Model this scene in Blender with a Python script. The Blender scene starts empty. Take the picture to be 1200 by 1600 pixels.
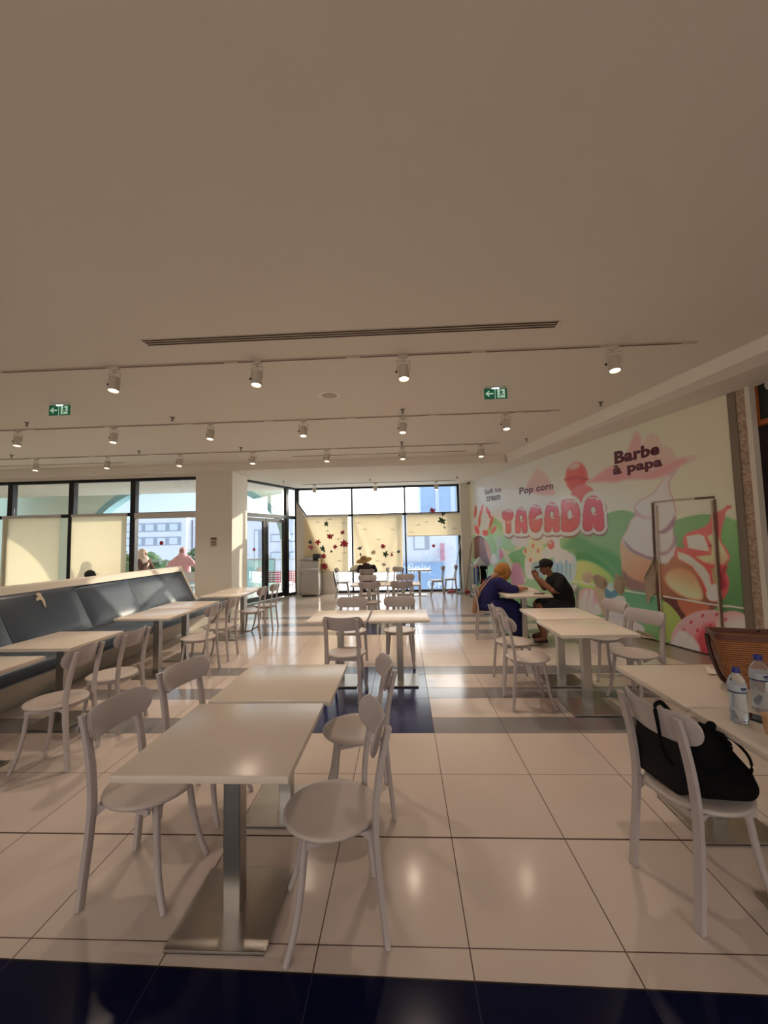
import bpy, bmesh, math, random
import numpy as np
from mathutils import Vector, Matrix
random.seed(7)
PI = math.pi
SC = bpy.context.scene
COL = SC.collection

# ------------------------------------------------------------------ camera
FPX, YAW, PITCH, ROLL, CH = 636.19, -0.0456486, 0.0710148, -0.0222074, 1.60827
_cy, _sy = math.cos(YAW), math.sin(YAW)
CW = np.array([_sy*math.cos(PITCH), _cy*math.cos(PITCH), math.sin(PITCH)])
_r0 = np.array([_cy, -_sy, 0.0]); _u0 = np.cross(_r0, CW)
CR = math.cos(ROLL)*_r0 + math.sin(ROLL)*_u0
CU = -math.sin(ROLL)*_r0 + math.cos(ROLL)*_u0
CAMP = np.array([0, 0, CH])
cam = bpy.data.cameras.new('camera'); camo = bpy.data.objects.new('camera', cam); COL.objects.link(camo)
cam.sensor_fit = 'VERTICAL'; cam.sensor_height = 36.0; cam.sensor_width = 27.0
cam.lens = FPX/1600*36.0; cam.clip_start = 0.02; cam.clip_end = 500
camo.matrix_world = Matrix([[CR[0], CU[0], -CW[0], 0], [CR[1], CU[1], -CW[1], 0], [CR[2], CU[2], -CW[2], CH], [0, 0, 0, 1]])
SC.camera = camo

# ------------------------------------------------------------------ view, world, sun
SC.view_settings.view_transform = 'Standard'; SC.view_settings.look = 'None'
SC.view_settings.gamma = 1.0; SC.view_settings.use_curve_mapping = False
SC.view_settings.exposure = 0.0
wd = bpy.data.worlds.new('world'); SC.world = wd; wd.use_nodes = True
wn = wd.node_tree.nodes; wl = wd.node_tree.links; wn.clear()
wo = wn.new('ShaderNodeOutputWorld'); wb = wn.new('ShaderNodeBackground'); wl.new(wb.outputs[0], wo.inputs[0])
wt = wn.new('ShaderNodeTexCoord'); wsx = wn.new('ShaderNodeSeparateXYZ'); wl.new(wt.outputs['Generated'], wsx.inputs[0])
wr = wn.new('ShaderNodeValToRGB'); wl.new(wsx.outputs['Z'], wr.inputs[0]); wl.new(wr.outputs[0], wb.inputs[0])
wr.color_ramp.elements[0].position = 0.0; wr.color_ramp.elements[0].color = (.80, .95, 1.0, 1)
wr.color_ramp.elements[1].position = 0.5; wr.color_ramp.elements[1].color = (.40, .62, .92, 1)
e = wr.color_ramp.elements.new(0.12); e.color = (.56, .78, .97, 1)
wb.inputs[1].default_value = 1.25
# bright aureole of sky around the low sun
wv = wn.new('ShaderNodeVectorMath'); wv.operation = 'DOT_PRODUCT'; wl.new(wt.outputs['Generated'], wv.inputs[0])
wv.inputs[1].default_value = (math.sin(math.radians(42))*math.cos(math.radians(13)), math.cos(math.radians(42))*math.cos(math.radians(13)), math.sin(math.radians(13)))
wm = wn.new('ShaderNodeMath'); wm.operation = 'MAXIMUM'; wl.new(wv.outputs['Value'], wm.inputs[0]); wm.inputs[1].default_value = 0
wp = wn.new('ShaderNodeMath'); wp.operation = 'POWER'; wl.new(wm.outputs[0], wp.inputs[0]); wp.inputs[1].default_value = 4
wx_ = wn.new('ShaderNodeMath'); wx_.operation = 'MULTIPLY'; wl.new(wp.outputs[0], wx_.inputs[0]); wx_.inputs[1].default_value = 9
wc = wn.new('ShaderNodeVectorMath'); wc.operation = 'SCALE'; wc.inputs[0].default_value = (1.0, .97, .88); wl.new(wx_.outputs[0], wc.inputs['Scale'])
wa = wn.new('ShaderNodeVectorMath'); wa.operation = 'ADD'; wl.new(wc.outputs[0], wa.inputs[0]); wl.new(wr.outputs[0], wa.inputs[1]); wl.new(wa.outputs[0], wb.inputs[0])

def look(loc, target):
    d = Vector(target) - Vector(loc)
    return d.to_track_quat('-Z', 'Y')
sun = bpy.data.lights.new('sun', 'SUN'); sun.energy = 4.2; sun.angle = 0.009; sun.color = (1.0, .90, .72)
suno = bpy.data.objects.new('sun', sun); COL.objects.link(suno)
_az, _el = math.radians(42), math.radians(13)
sd = Vector((math.sin(_az)*math.cos(_el), math.cos(_az)*math.cos(_el), math.sin(_el)))
suno.rotation_mode = 'QUATERNION'; suno.rotation_quaternion = (-sd).to_track_quat('-Z', 'Y'); suno.location = sd*30

def area(name, loc, target, sx, sy, power, color):
    l = bpy.data.lights.new(name, 'AREA'); l.shape = 'RECTANGLE'; l.size = sx; l.size_y = sy; l.energy = power; l.color = color
    o = bpy.data.objects.new(name, l); COL.objects.link(o); o.location = loc
    o.rotation_mode = 'QUATERNION'; o.rotation_quaternion = look(loc, target); return o
# the mall concourse behind the camera: rows of large ceiling luminaires
for _x in (-9.5, -3.2, 3.2):
    for _y in (-7.0, -3.8): area('concourse_ceiling_light', (_x, _y, 3.5), (_x, _y+.3, 0), 3.0, 2.6, 136, (1.0, .95, .92))
# added unseen fill panel at the back wall, brightens ceiling and chair fronts
area('added_fill_light', (-3, -8.8, 1.5), (-3, 0, 2.0), 15, 2.4, 30, (1.0, .94, .90))

SPOT_W = 80
ZC, ZB = 3.54, 3.36          # main ceiling, lower ceiling / underside of the beams

# ------------------------------------------------------------------ helpers
def srgb(r, g, b):
    return tuple(((v/255)/12.92 if v/255 <= .04045 else (((v/255)+.055)/1.055)**2.4) for v in (r, g, b)) + (1.0,)
MATS = {}
def mat(name, rgb, rough=.5, metal=0.0, spec=.5, noise=0.0, nscale=8.0, bump=0.0, bscale=60.0, trans=0.0, emit=None, estr=0.0, coat=0.0, alpha=1.0, ior=1.45):
    if name in MATS: return MATS[name]
    m = bpy.data.materials.new(name); m.use_nodes = True; nt = m.node_tree; b = nt.nodes['Principled BSDF']
    c = srgb(*rgb)
    b.inputs['Base Color'].default_value = c; b.inputs['Roughness'].default_value = rough; b.inputs['Metallic'].default_value = metal
    b.inputs['Specular IOR Level'].default_value = spec; b.inputs['Transmission Weight'].default_value = trans
    b.inputs['Coat Weight'].default_value = coat; b.inputs['IOR'].default_value = ior
    if emit: b.inputs['Emission Color'].default_value = srgb(*emit); b.inputs['Emission Strength'].default_value = estr
    tc = nt.nodes.new('ShaderNodeTexCoord')
    if noise > 0:
        n = nt.nodes.new('ShaderNodeTexNoise'); n.inputs['Scale'].default_value = nscale; n.inputs['Detail'].default_value = 4
        nt.links.new(tc.outputs['Object'], n.inputs['Vector'])
        mx = nt.nodes.new('ShaderNodeMix'); mx.data_type = 'RGBA'
        mx.inputs[6].default_value = tuple(min(1, v*(1-noise)) for v in c[:3])+(1,)
        mx.inputs[7].default_value = tuple(min(1, v*(1+noise)) for v in c[:3])+(1,)
        nt.links.new(n.outputs['Fac'], mx.inputs[0]); nt.links.new(mx.outputs[2], b.inputs['Base Color'])
    if bump > 0:
        n2 = nt.nodes.new('ShaderNodeTexNoise'); n2.inputs['Scale'].default_value = bscale; n2.inputs['Detail'].default_value = 3
        nt.links.new(tc.outputs['Object'], n2.inputs['Vector'])
        bp = nt.nodes.new('ShaderNodeBump'); bp.inputs['Strength'].default_value = bump; bp.inputs['Distance'].default_value = .01
        nt.links.new(n2.outputs['Fac'], bp.inputs['Height']); nt.links.new(bp.outputs[0], b.inputs['Normal'])
    MATS[name] = m; return m

def glass_mat(name, tint=(1, 1, 1), gloss=.07):
    m = bpy.data.materials.new(name); m.use_nodes = True; nt = m.node_tree; nt.nodes.clear()
    o = nt.nodes.new('ShaderNodeOutputMaterial'); mx = nt.nodes.new('ShaderNodeMixShader'); t = nt.nodes.new('ShaderNodeBsdfTransparent'); g = nt.nodes.new('ShaderNodeBsdfGlossy')
    g.inputs['Roughness'].default_value = 0.0; t.inputs[0].default_value = tint+(1,)
    mx.inputs[0].default_value = gloss
    nt.links.new(t.outputs[0], mx.inputs[1]); nt.links.new(g.outputs[0], mx.inputs[2]); nt.links.new(mx.outputs[0], o.inputs[0]); return m
def cloth_mat(name, rgb, tw=.55):
    m = bpy.data.materials.new(name); m.use_nodes = True; nt = m.node_tree; nt.nodes.clear()
    o = nt.nodes.new('ShaderNodeOutputMaterial'); mx = nt.nodes.new('ShaderNodeMixShader'); d = nt.nodes.new('ShaderNodeBsdfDiffuse'); t = nt.nodes.new('ShaderNodeBsdfTranslucent')
    w = nt.nodes.new('ShaderNodeTexNoise'); w.inputs['Scale'].default_value = 3.0
    tc = nt.nodes.new('ShaderNodeTexCoord'); nt.links.new(tc.outputs['Object'], w.inputs['Vector'])
    c = srgb(*rgb); mc = nt.nodes.new('ShaderNodeMix'); mc.data_type = 'RGBA'; mc.inputs[6].default_value = tuple(v*.93 for v in c[:3])+(1,); mc.inputs[7].default_value = c
    nt.links.new(w.outputs['Fac'], mc.inputs[0])
    nt.links.new(mc.outputs[2], d.inputs[0]); nt.links.new(mc.outputs[2], t.inputs[0]); mx.inputs[0].default_value = tw
    nt.links.new(d.outputs[0], mx.inputs[1]); nt.links.new(t.outputs[0], mx.inputs[2]); nt.links.new(mx.outputs[0], o.inputs[0]); return m

def obj(name, bm, m, parent=None, smooth=False, ang=40):
    me = bpy.data.meshes.new(name)
    if isinstance(bm, bmesh.types.BMesh):
        if smooth:
            for f in bm.faces: f.smooth = True
        bm.to_mesh(me); bm.free()
    else: me = bm
    for mm in (m if isinstance(m, (list, tuple)) else [m]): me.materials.append(mm)
    if smooth and ang < 180:
        try: me.set_sharp_from_angle(angle=math.radians(ang))
        except Exception: pass
    o = bpy.data.objects.new(name, me); COL.objects.link(o)
    if parent: o.parent = parent
    return o
def empty(name, loc=(0, 0, 0), rz=0.0):
    o = bpy.data.objects.new(name, None); COL.objects.link(o); o.location = loc; o.rotation_euler = (0, 0, rz); o.empty_display_size = .1
    return o
def tag(o, label, cat, group=None, kind=None):
    if label: o['label'] = label
    if cat: o['category'] = cat
    if group: o['group'] = group
    if kind: o['kind'] = kind
    return o
def struct(name, bm, m, parent=None, **k):
    o = obj(name, bm, m, parent, **k)
    if parent is None: o['kind'] = 'structure'
    return o
def dup(root, loc, rz, label=None, group=None):
    def cp(o, par):
        c = o.copy(); COL.objects.link(c); c.parent = par
        for ch in o.children: cp(ch, c)
        return c
    r = cp(root, None); r.location = loc; r.rotation_euler = (0, 0, rz)
    if label: r['label'] = label
    if group: r['group'] = group
    return r
def B(): return bmesh.new()
def box(bm, c, s, rz=0.0, bev=0.0, rot=None, seg=2):
    r = bmesh.ops.create_cube(bm, size=1.0)
    M = Matrix.Translation(c) @ (rot.to_4x4() if rot is not None else Matrix.Rotation(rz, 4, 'Z')) @ Matrix.Diagonal((s[0], s[1], s[2], 1))
    bmesh.ops.transform(bm, matrix=M, verts=r['verts'])
    if bev > 0:
        es = list({e for v in r['verts'] for e in v.link_edges})
        bmesh.ops.bevel(bm, geom=es, offset=bev, segments=seg, affect='EDGES', profile=.6)
    return r['verts']
def box2(bm, a, b, bev=0.0):
    return box(bm, [(a[i]+b[i])/2 for i in range(3)], [abs(b[i]-a[i]) for i in range(3)], bev=bev)
def tube(bm, pts, rad, n=10, cap=True, flat=None):
    """tube through pts; flat=(wx,wy) scales the ring about fixed world axes."""
    P = [Vector(p) for p in pts]; R = rad if isinstance(rad, (list, tuple)) else [rad]*len(P)
    rings = []; up = None
    for i, p in enumerate(P):
        t = (P[min(i+1, len(P)-1)] - P[max(i-1, 0)]).normalized()
        if up is None:
            up = Vector((0, 0, 1)) if abs(t.z) < .9 else Vector((1, 0, 0))
        x = up.cross(t)
        if x.length < 1e-5: x = Vector((1, 0, 0))
        x.normalize(); y = t.cross(x).normalized(); up = y.cross(t)*-1 if False else up
        a, b = (R[i], R[i]) if not isinstance(R[i], tuple) else R[i]
        rings.append([bm.verts.new(p + x*math.cos(2*PI*k/n)*a + y*math.sin(2*PI*k/n)*b) for k in range(n)])
    for i in range(len(rings)-1):
        for k in range(n):
            bm.faces.new((rings[i][k], rings[i][(k+1) % n], rings[i+1][(k+1) % n], rings[i+1][k]))
    if cap:
        bm.faces.new(rings[0][::-1]); bm.faces.new(rings[-1])
    return rings
def lathe(bm, prof, c=(0, 0, 0), n=32, rot=None, capb=True, capt=True):
    rings = []; c = Vector(c)
    for r, z in prof:
        rg = []
        for k in range(n):
            v = Vector((r*math.cos(2*PI*k/n), r*math.sin(2*PI*k/n), z))
            if rot is not None: v = rot @ v
            rg.append(bm.verts.new(c+v))
        rings.append(rg)
    for i in range(len(rings)-1):
        for k in range(n):
            bm.faces.new((rings[i][k], rings[i][(k+1) % n], rings[i+1][(k+1) % n], rings[i+1][k]))
    if capb: bm.faces.new(rings[0][::-1])
    if capt: bm.faces.new(rings[-1])
def prism(bm, poly, o, ax, ay, az, depth):
    """extrude polygon poly (2-D) laid on origin o with axes ax, ay by depth along az"""
    o, ax, ay, az = Vector(o), Vector(ax), Vector(ay), Vector(az)
    A = [bm.verts.new(o+ax*p[0]+ay*p[1]) for p in poly]; Bv = [bm.verts.new(o+ax*p[0]+ay*p[1]+az*depth) for p in poly]
    f1 = bm.faces.new(A); f2 = bm.faces.new(Bv[::-1]); n = len(poly)
    for i in range(n): bm.faces.new((A[i], Bv[i], Bv[(i+1) % n], A[(i+1) % n]))
    bmesh.ops.recalc_face_normals(bm, faces=bm.faces[:])
def spline(pts, n=6, closed=False):
    P = [np.array(p, float) for p in pts]; N = len(P); out = []
    for i in range(N if closed else N-1):
        g = (lambda k: P[k % N]) if closed else (lambda k: P[max(0, min(N-1, k))])
        a, b, c, d = g(i-1), g(i), g(i+1), g(i+2)
        for k in range(n):
            t = k/n; out.append(tuple(.5*((2*b)+(-a+c)*t+(2*a-5*b+4*c-d)*t*t+(-a+3*b-3*c+d)*t**3)))
    if not closed: out.append(tuple(P[-1]))
    return out
# points of the photograph carried onto real planes of the room
def ray(u, v): return CW + CR*(u-600)/FPX - CU*(v-800)/FPX
def onY(u, v, y): d = ray(u, v); return CAMP + d*(y/d[1])
WP = np.array([4.025, 5.656]); WD = np.array([-.2616, .9652]); WN = np.array([-.9652, -.2616])   # right wall: point, direction, normal into room
def onW(u, v):
    d = ray(u, v); t = ((WP-CAMP[:2]) @ WN)/(d[:2] @ WN); p = CAMP + d*t
    return float((p[:2]-WP) @ WD), float(p[2])
def wpt(s, z, off=0.0):
    q = WP + WD*s + WN*off; return (q[0], q[1], z)

M_white = mat('white_paint', (226, 220, 208), .6, noise=.02, nscale=3)
M_ceil = mat('ceiling_paint', (236, 230, 219), .75, noise=.015, nscale=2)
M_black = mat('black_frame', (26, 26, 28), .4)
M_steel = mat('brushed_steel', (176, 172, 166), .28, metal=1.0, noise=.08, nscale=20)
M_glass = glass_mat('window_glass')
M_alu = mat('aluminium_rail', (170, 170, 168), .4, metal=.6)

# ------------------------------------------------------------------ floor
def floor_material():
    m = bpy.data.materials.new('tiled_floor'); m.use_nodes = True; nt = m.node_tree; b = nt.nodes['Principled BSDF']
    L = nt.links
    def node(t, **k):
        n = nt.nodes.new(t)
        for a, v in k.items(): setattr(n, a, v)
        return n
    def mt(op, a, b2=None, c=None):
        n = node('ShaderNodeMath', operation=op)
        for i, v in enumerate((a, b2, c)):
            if v is None: continue
            if isinstance(v, (int, float)): n.inputs[i].default_value = v
            else: L.new(v, n.inputs[i])
        return n.outputs[0]
    tc = node('ShaderNodeTexCoord'); sp = node('ShaderNodeSeparateXYZ'); L.new(tc.outputs['Object'], sp.inputs[0])
    wx, wy = sp.outputs[0], sp.outputs[1]
    X = mt('DIVIDE', mt('SUBTRACT', wx, .2196), .6); Y = mt('DIVIDE', mt('SUBTRACT', wy, 1.7349), .6)
    def rng(v, a, b2): return mt('MULTIPLY', mt('GREATER_THAN', v, a), mt('LESS_THAN', v, b2))
    def mx(a, b2): return mt('MAXIMUM', a, b2)
    def an(a, b2): return mt('MULTIPLY', a, b2)
    def inv(a): return mt('SUBTRACT', 1.0, a)
    def dist_int(v): return mt('ABSOLUTE', mt('SUBTRACT', mt('FRACT', mt('ADD', v, .5)), .5))
    def near(v, c, w): return mt('LESS_THAN', mt('ABSOLUTE', mt('SUBTRACT', v, c)), w)
    zone = rng(Y, 2.9, 12.1)
    P = mt('MODULO', mt('ADD', Y, 3.0), 6.0)
    stripes = an(rng(Y, 2.99, 12.05), mx(mx(rng(P, 0, .5), rng(P, 1.25, 1.75)), rng(P, 2.5, 3.0)))
    blue = an(an(rng(X, -2.0, 0.0), rng(P, 0.0, 3.0)), rng(Y, 2.99, 12.05))
    gx = mt('LESS_THAN', dist_int(X), .0042)
    gi = mt('LESS_THAN', dist_int(Y), .0042)
    bad = an(rng(P, .6, 2.4), zone)
    gy = an(gi, inv(bad))
    for c in (.5, 1.25, 1.75, 2.5): gy = mx(gy, an(near(P, c, .0042), zone))
    gy = mx(gy, near(Y, 1.0, .010))
    grout = mx(gx, gy)
    fb = mt('MULTIPLY', mt('LESS_THAN', mt('ADD', wy, mt('MULTIPLY', wx, .02)), 1.617), mt('GREATER_THAN', wy, .1))
    fe = near(mt('ADD', wy, mt('MULTIPLY', wx, .02)), 1.617, .004)
    wdist = mt('ADD', mt('MULTIPLY', mt('SUBTRACT', wx, 4.025), -.9652), mt('MULTIPLY', mt('SUBTRACT', wy, 5.656), -.2616))
    border = mt('LESS_THAN', wdist, .59)
    # per tile tone
    wn_ = node('ShaderNodeTexWhiteNoise', noise_dimensions='2D'); cb = node('ShaderNodeCombineXYZ')
    L.new(mt('FLOOR', X), cb.inputs[0]); L.new(mt('FLOOR', Y), cb.inputs[1]); L.new(cb.outputs[0], wn_.inputs['Vector'])
    nz = node('ShaderNodeTexNoise'); nz.inputs['Scale'].default_value = 2.5; nz.inputs['Detail'].default_value = 5; L.new(tc.outputs['Object'], nz.inputs['Vector'])
    tone = mt('ADD', mt('MULTIPLY', wn_.outputs[0], .06), mt('ADD', .90, mt('MULTIPLY', nz.outputs['Fac'], .10)))
    def mixc(f, a, b2):
        n = node('ShaderNodeMix', data_type='RGBA'); L.new(f, n.inputs[0])
        for i, v in ((6, a), (7, b2)):
            if isinstance(v, tuple): n.inputs[i].default_value = v
            else: L.new(v, n.inputs[i])
        return n.outputs[2]
    c = mixc(stripes, srgb(198, 184, 174), srgb(130, 126, 126))
    c = mixc(blue, c, srgb(22, 30, 78))
    c = mixc(grout, c, srgb(70, 48, 38))
    c = mixc(border, c, srgb(150, 138, 122))
    c = mixc(fb, c, srgb(8, 13, 44))
    c = mixc(an(fb, gx), c, srgb(34, 36, 60))
    c = mixc(fe, c, srgb(40, 32, 30))
    vm = node('ShaderNodeVectorMath', operation='SCALE'); L.new(c, vm.inputs[0]); L.new(tone, vm.inputs['Scale'])
    L.new(vm.outputs[0], b.inputs['Base Color'])
    rgh = mt('ADD', .10, mt('MULTIPLY', nz.outputs['Fac'], .08)); rgh = mt('MAXIMUM', rgh, mt('MULTIPLY', grout, .6))
    L.new(rgh, b.inputs['Roughness']); L.new(mt('SUBTRACT', .5, mt('MULTIPLY', fb, .38)), b.inputs['Specular IOR Level'])
    bp = node('ShaderNodeBump'); bp.inputs['Strength'].default_value = .25; bp.inputs['Distance'].default_value = .002; bp.invert = True
    L.new(grout, bp.inputs['Height']); L.new(bp.outputs[0], b.inputs['Normal'])
    return m
bm = B(); box2(bm, (-14, -9, -.12), (8, 13.25, 0)); struct('floor', bm, floor_material())

# ------------------------------------------------------------------ ceiling, beams
bk0, bk1 = (2.385, 9.42), (3.61, 4.02)      # foot line of the sloping bulkhead along the mural wall
def bkx(y): return bk0[0] + (bk1[0]-bk0[0])*(y-bk0[1])/(bk1[1]-bk0[1])
bm = B(); box2(bm, (-14, -9, ZC), (8, 9.5, ZC+.12)); struct('ceiling', bm, M_ceil)
bm = B(); prism(bm, [(-14, -9), (bkx(-9)-.002, -9), (bkx(3.545)-.002, 3.545), (-14, 3.545)], (0, 0, ZC-.016), (1, 0, 0), (0, 1, 0), (0, 0, 1), .015); struct('ceiling_near', bm, M_ceil)
bm = B(); box2(bm, (-14, 9.5, ZB), (4, 13.25, ZB+.30)); struct('ceiling_alcove', bm, M_ceil)
bm = B()      # bulkhead along the right wall
def bkb(y): return 2.48 - .2609*(y-9.42)
_back = [(8.6, -9), (wpt(-1.2, 0)[0]+.3, wpt(-1.2, 0)[1]), (wpt(4.2, 0)[0]+.1, 9.5)]
_lo = [bm.verts.new((x, y, ZB)) for x, y in [(bkb(9.5), 9.5), (bkb(-9), -9)]+_back]; _hi = [bm.verts.new((x, y, ZC-.001)) for x, y in [(bkx(9.5), 9.5), (bkx(-9), -9)]+_back]
loftf = [bm.faces.new((_lo[k], _lo[(k+1) % 5], _hi[(k+1) % 5], _hi[k])) for k in range(5)]; bm.faces.new(_lo[::-1]); bm.faces.new(_hi)
bmesh.ops.recalc_face_normals(bm, faces=bm.faces[:]); struct('trim_1', bm, M_ceil)

# ------------------------------------------------------------------ walls
bm = B(); box2(bm, (-14.15, -9, 0), (-14, 13.2, ZC)); struct('wall_left', bm, M_white)
bm = B(); box2(bm, (-14, -9.15, 0), (8, -9, ZC)); struct('wall_back', bm, M_white)
bm = B()      # wall behind the mural
prism(bm, [wpt(-.52, 0)[:2], wpt(7.62, 0)[:2], wpt(7.62, 0, -.2)[:2], wpt(-.52, 0, -.2)[:2]], (0, 0, 0), (1, 0, 0), (0, 1, 0), (0, 0, 1), ZC); struct('wall_right', bm, M_white)
bm = B(); prism(bm, [wpt(-.54, 0, .0)[:2], wpt(-.45, 0, .0)[:2], wpt(-.45, 0, .03)[:2], wpt(-.54, 0, .03)[:2]], (0, 0, 0), (1, 0, 0), (0, 1, 0), (0, 0, 1), ZB); struct('trim_2', bm, mat('grey_jamb', (128, 116, 100), .6))
M_stone = bpy.data.materials.new('stone_mosaic'); M_stone.use_nodes = True
_n = M_stone.node_tree; _b = _n.nodes['Principled BSDF']; _v = _n.nodes.new('ShaderNodeTexVoronoi'); _v.inputs['Scale'].default_value = 34
_t = _n.nodes.new('ShaderNodeTexCoord'); _n.links.new(_t.outputs['Object'], _v.inputs['Vector']); _r = _n.nodes.new('ShaderNodeValToRGB')
_r.color_ramp.elements[0].color = srgb(150, 120, 98); _r.color_ramp.elements[1].color = srgb(205, 186, 165)
_n.links.new(_v.outputs['Color'], _r.inputs[0]); _n.links.new(_r.outputs[0], _b.inputs['Base Color']); _b.inputs['Roughness'].default_value = .7
bm = B(); prism(bm, [wpt(-.66, 0, -.08)[:2], wpt(-.52, 0, -.08)[:2], wpt(-.54, 0, .01)[:2], wpt(-.66, 0, .01)[:2]], (0, 0, 0), (1, 0, 0), (0, 1, 0), (0, 0, 1), ZB); struct('trim_3', bm, M_stone)
bm = B(); prism(bm, [wpt(-.715, 0, -.05)[:2], wpt(-.66, 0, -.05)[:2], wpt(-.66, 0, .04)[:2], wpt(-.715, 0, .04)[:2]], (0, 0, 0), (1, 0, 0), (0, 1, 0), (0, 0, 1), ZB); struct('trim_4', bm, mat('white_post', (222, 214, 200), .5))
# pillar at the end of the far glazing and the slim white reveal
bm = B(); box2(bm, (1.80, 12.72, 0), (2.35, 13.2, ZB)); struct('wall_pillar', bm, M_white)
# pillar on the left
bm = B(); box2(bm, (-4.95, 9.5, 0), (-4.06, 10.45, ZB+.1)); struct('wall_column', bm, M_white)
# front face of the dropped ceiling
bm = B(); box2(bm, (-14, 9.42, ZB), (2.40, 9.5, ZC)); struct('trim_5', bm, M_ceil)
bm = B(); box2(bm, (-14, 9.62, ZB-.07), (-4.95, 9.85, ZB+.02)); struct('trim_6', bm, M_white)
# right side beyond the posts: dark kiosk
M_brick = bpy.data.materials.new('dark_brick'); M_brick.use_nodes = True
_n = M_brick.node_tree; _b = _n.nodes['Principled BSDF']; _k = _n.nodes.new('ShaderNodeTexBrick'); _t = _n.nodes.new('ShaderNodeTexCoord'); _mp = _n.nodes.new('ShaderNodeMapping')
_mp.inputs['Rotation'].default_value = (PI/2, 0, 0); _n.links.new(_t.outputs['Object'], _mp.inputs[0]); _n.links.new(_mp.outputs[0], _k.inputs['Vector'])
_k.inputs['Scale'].default_value = 5; _k.inputs['Color1'].default_value = srgb(62, 34, 34); _k.inputs['Color2'].default_value = srgb(42, 26, 28); _k.inputs['Mortar'].default_value = srgb(24, 18, 20)
_n.links.new(_k.outputs[0], _b.inputs['Base Color']); _b.inputs['Roughness'].default_value = .8
bm = B(); box2(bm, (4.2, 5.35, 0), (8, 5.5, ZB)); struct('wall_kiosk', bm, M_brick)
bm = B(); box2(bm, (8, -9, 0), (8.15, 5.5, ZC)); struct('wall_side', bm, M_white)
# ------------------------------------------------------------------ windows
def window(name, wframe, glass, mull=()):
    r = empty(name); r['kind'] = 'structure'
    bm = B()
    for a, b2 in wframe: box2(bm, a, b2, bev=.004)
    obj('window_frame', bm, M_black, r)
    for a, b2 in glass:
        bm = B(); box2(bm, a, b2); obj('window_pane', bm, M_glass, r)
    return r
YL = 9.75
xs = [-14.0, -13.05, -11.45, -9.87, -8.28, -6.70, -4.95]
for i in range(len(xs)-1):
    a, b2 = xs[i], xs[i+1]
    window('window_%d' % (i+1), [((a, YL-.06, 0), (a+.13, YL+.08, ZB-.07)), ((a+.13, YL-.05, 2.36), (b2, YL+.06, 2.44)), ((a+.13, YL-.05, ZB-.14), (b2, YL+.06, ZB-.07)), ((a+.13, YL-.05, 0), (b2, YL+.06, .07))],
           [((a+.13, YL, .07), (b2, YL+.012, 2.36)), ((a+.13, YL, 2.44), (b2, YL+.012, ZB-.14))])
# far glazing
YF = 12.95
fx = [-3.38, -1.64, .05, 1.80]
zt = 2.45
for i in range(3):
    a, b2 = fx[i], fx[i+1]; w = .05
    fr = [((a, YF-.05, zt-.035), (b2, YF+.07, zt+.035)), ((a, YF-.05, ZB-.06), (b2, YF+.07, ZB)), ((a, YF-.05, 0), (b2, YF+.07, .07)), ((a, YF-.05, 0), (a+w, YF+.07, ZB))]
    if i == 2: fr.append(((b2-.07, YF-.05, 0), (b2, YF+.07, ZB)))
    window('window_%d' % (i+7), fr, [((a+w, YF, .07), (b2-.01, YF+.012, zt-.035)), ((a+w, YF, zt+.035), (b2-.01, YF+.012, ZB-.06))])
# white infill with a raked edge in the lower left of the far glazing
bm = B(); prism(bm, [(-3.38, 0), (-2.13, 0), (-2.24, .70), (-2.75, 1.70), (-3.03, 2.35), (-3.38, 2.88)], (0, YF-.10, 0), (1, 0, 0), (0, 0, 1), (0, -1, 0), .06); struct('wall_infill', bm, M_white)
bm = B(); pr_ = [(-2.10, 0, 0), (-2.22, 0, .70), (-2.73, 0, 1.72), (-3.01, 0, 2.38), (-3.38, 0, 2.92)]
tube(bm, [(x, YF-.13, z) for x, _, z in pr_], .024, n=8); struct('trim_7', bm, M_black)
# door wall, raked in plan
DC = np.array([-3.40, 12.97]); DD = np.array([-.84, -2.13]); DD = DD/np.linalg.norm(DD); DN = np.array([-DD[1], DD[0]])*-1
ang_d = math.atan2(DD[1], DD[0])
def dbox(bm, t0, t1, z0, z1, th=.10, off=0.0, bev=.004):
    c = DC + DD*(t0+t1)/2 + np.array([DD[1], -DD[0]])*off
    box(bm, (c[0], c[1], (z0+z1)/2), (abs(t1-t0), th, z1-z0), rz=ang_d, bev=bev)
L = 3.6
r = empty('window_10'); r['kind'] = 'structure'
bm = B(); dbox(bm, 0, L, ZB-.06, ZB); dbox(bm, 0, L, 2.36, 2.46); dbox(bm, 0, .06, 0, ZB); dbox(bm, .50, .62, 0, ZB); dbox(bm, 3.5, 3.6, 0, ZB); dbox(bm, 0, .50, 0, .07); obj('window_frame', bm, M_black, r)
for t0, t1, z0, z1 in ((.06, .50, .07, 2.36), (.06, .50, 2.46, ZB-.06), (.62, 3.5, 2.46, ZB-.06)):
    bm = B(); dbox(bm, t0, t1, z0, z1, .012, bev=0); obj('window_pane', bm, M_glass, r)
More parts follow.
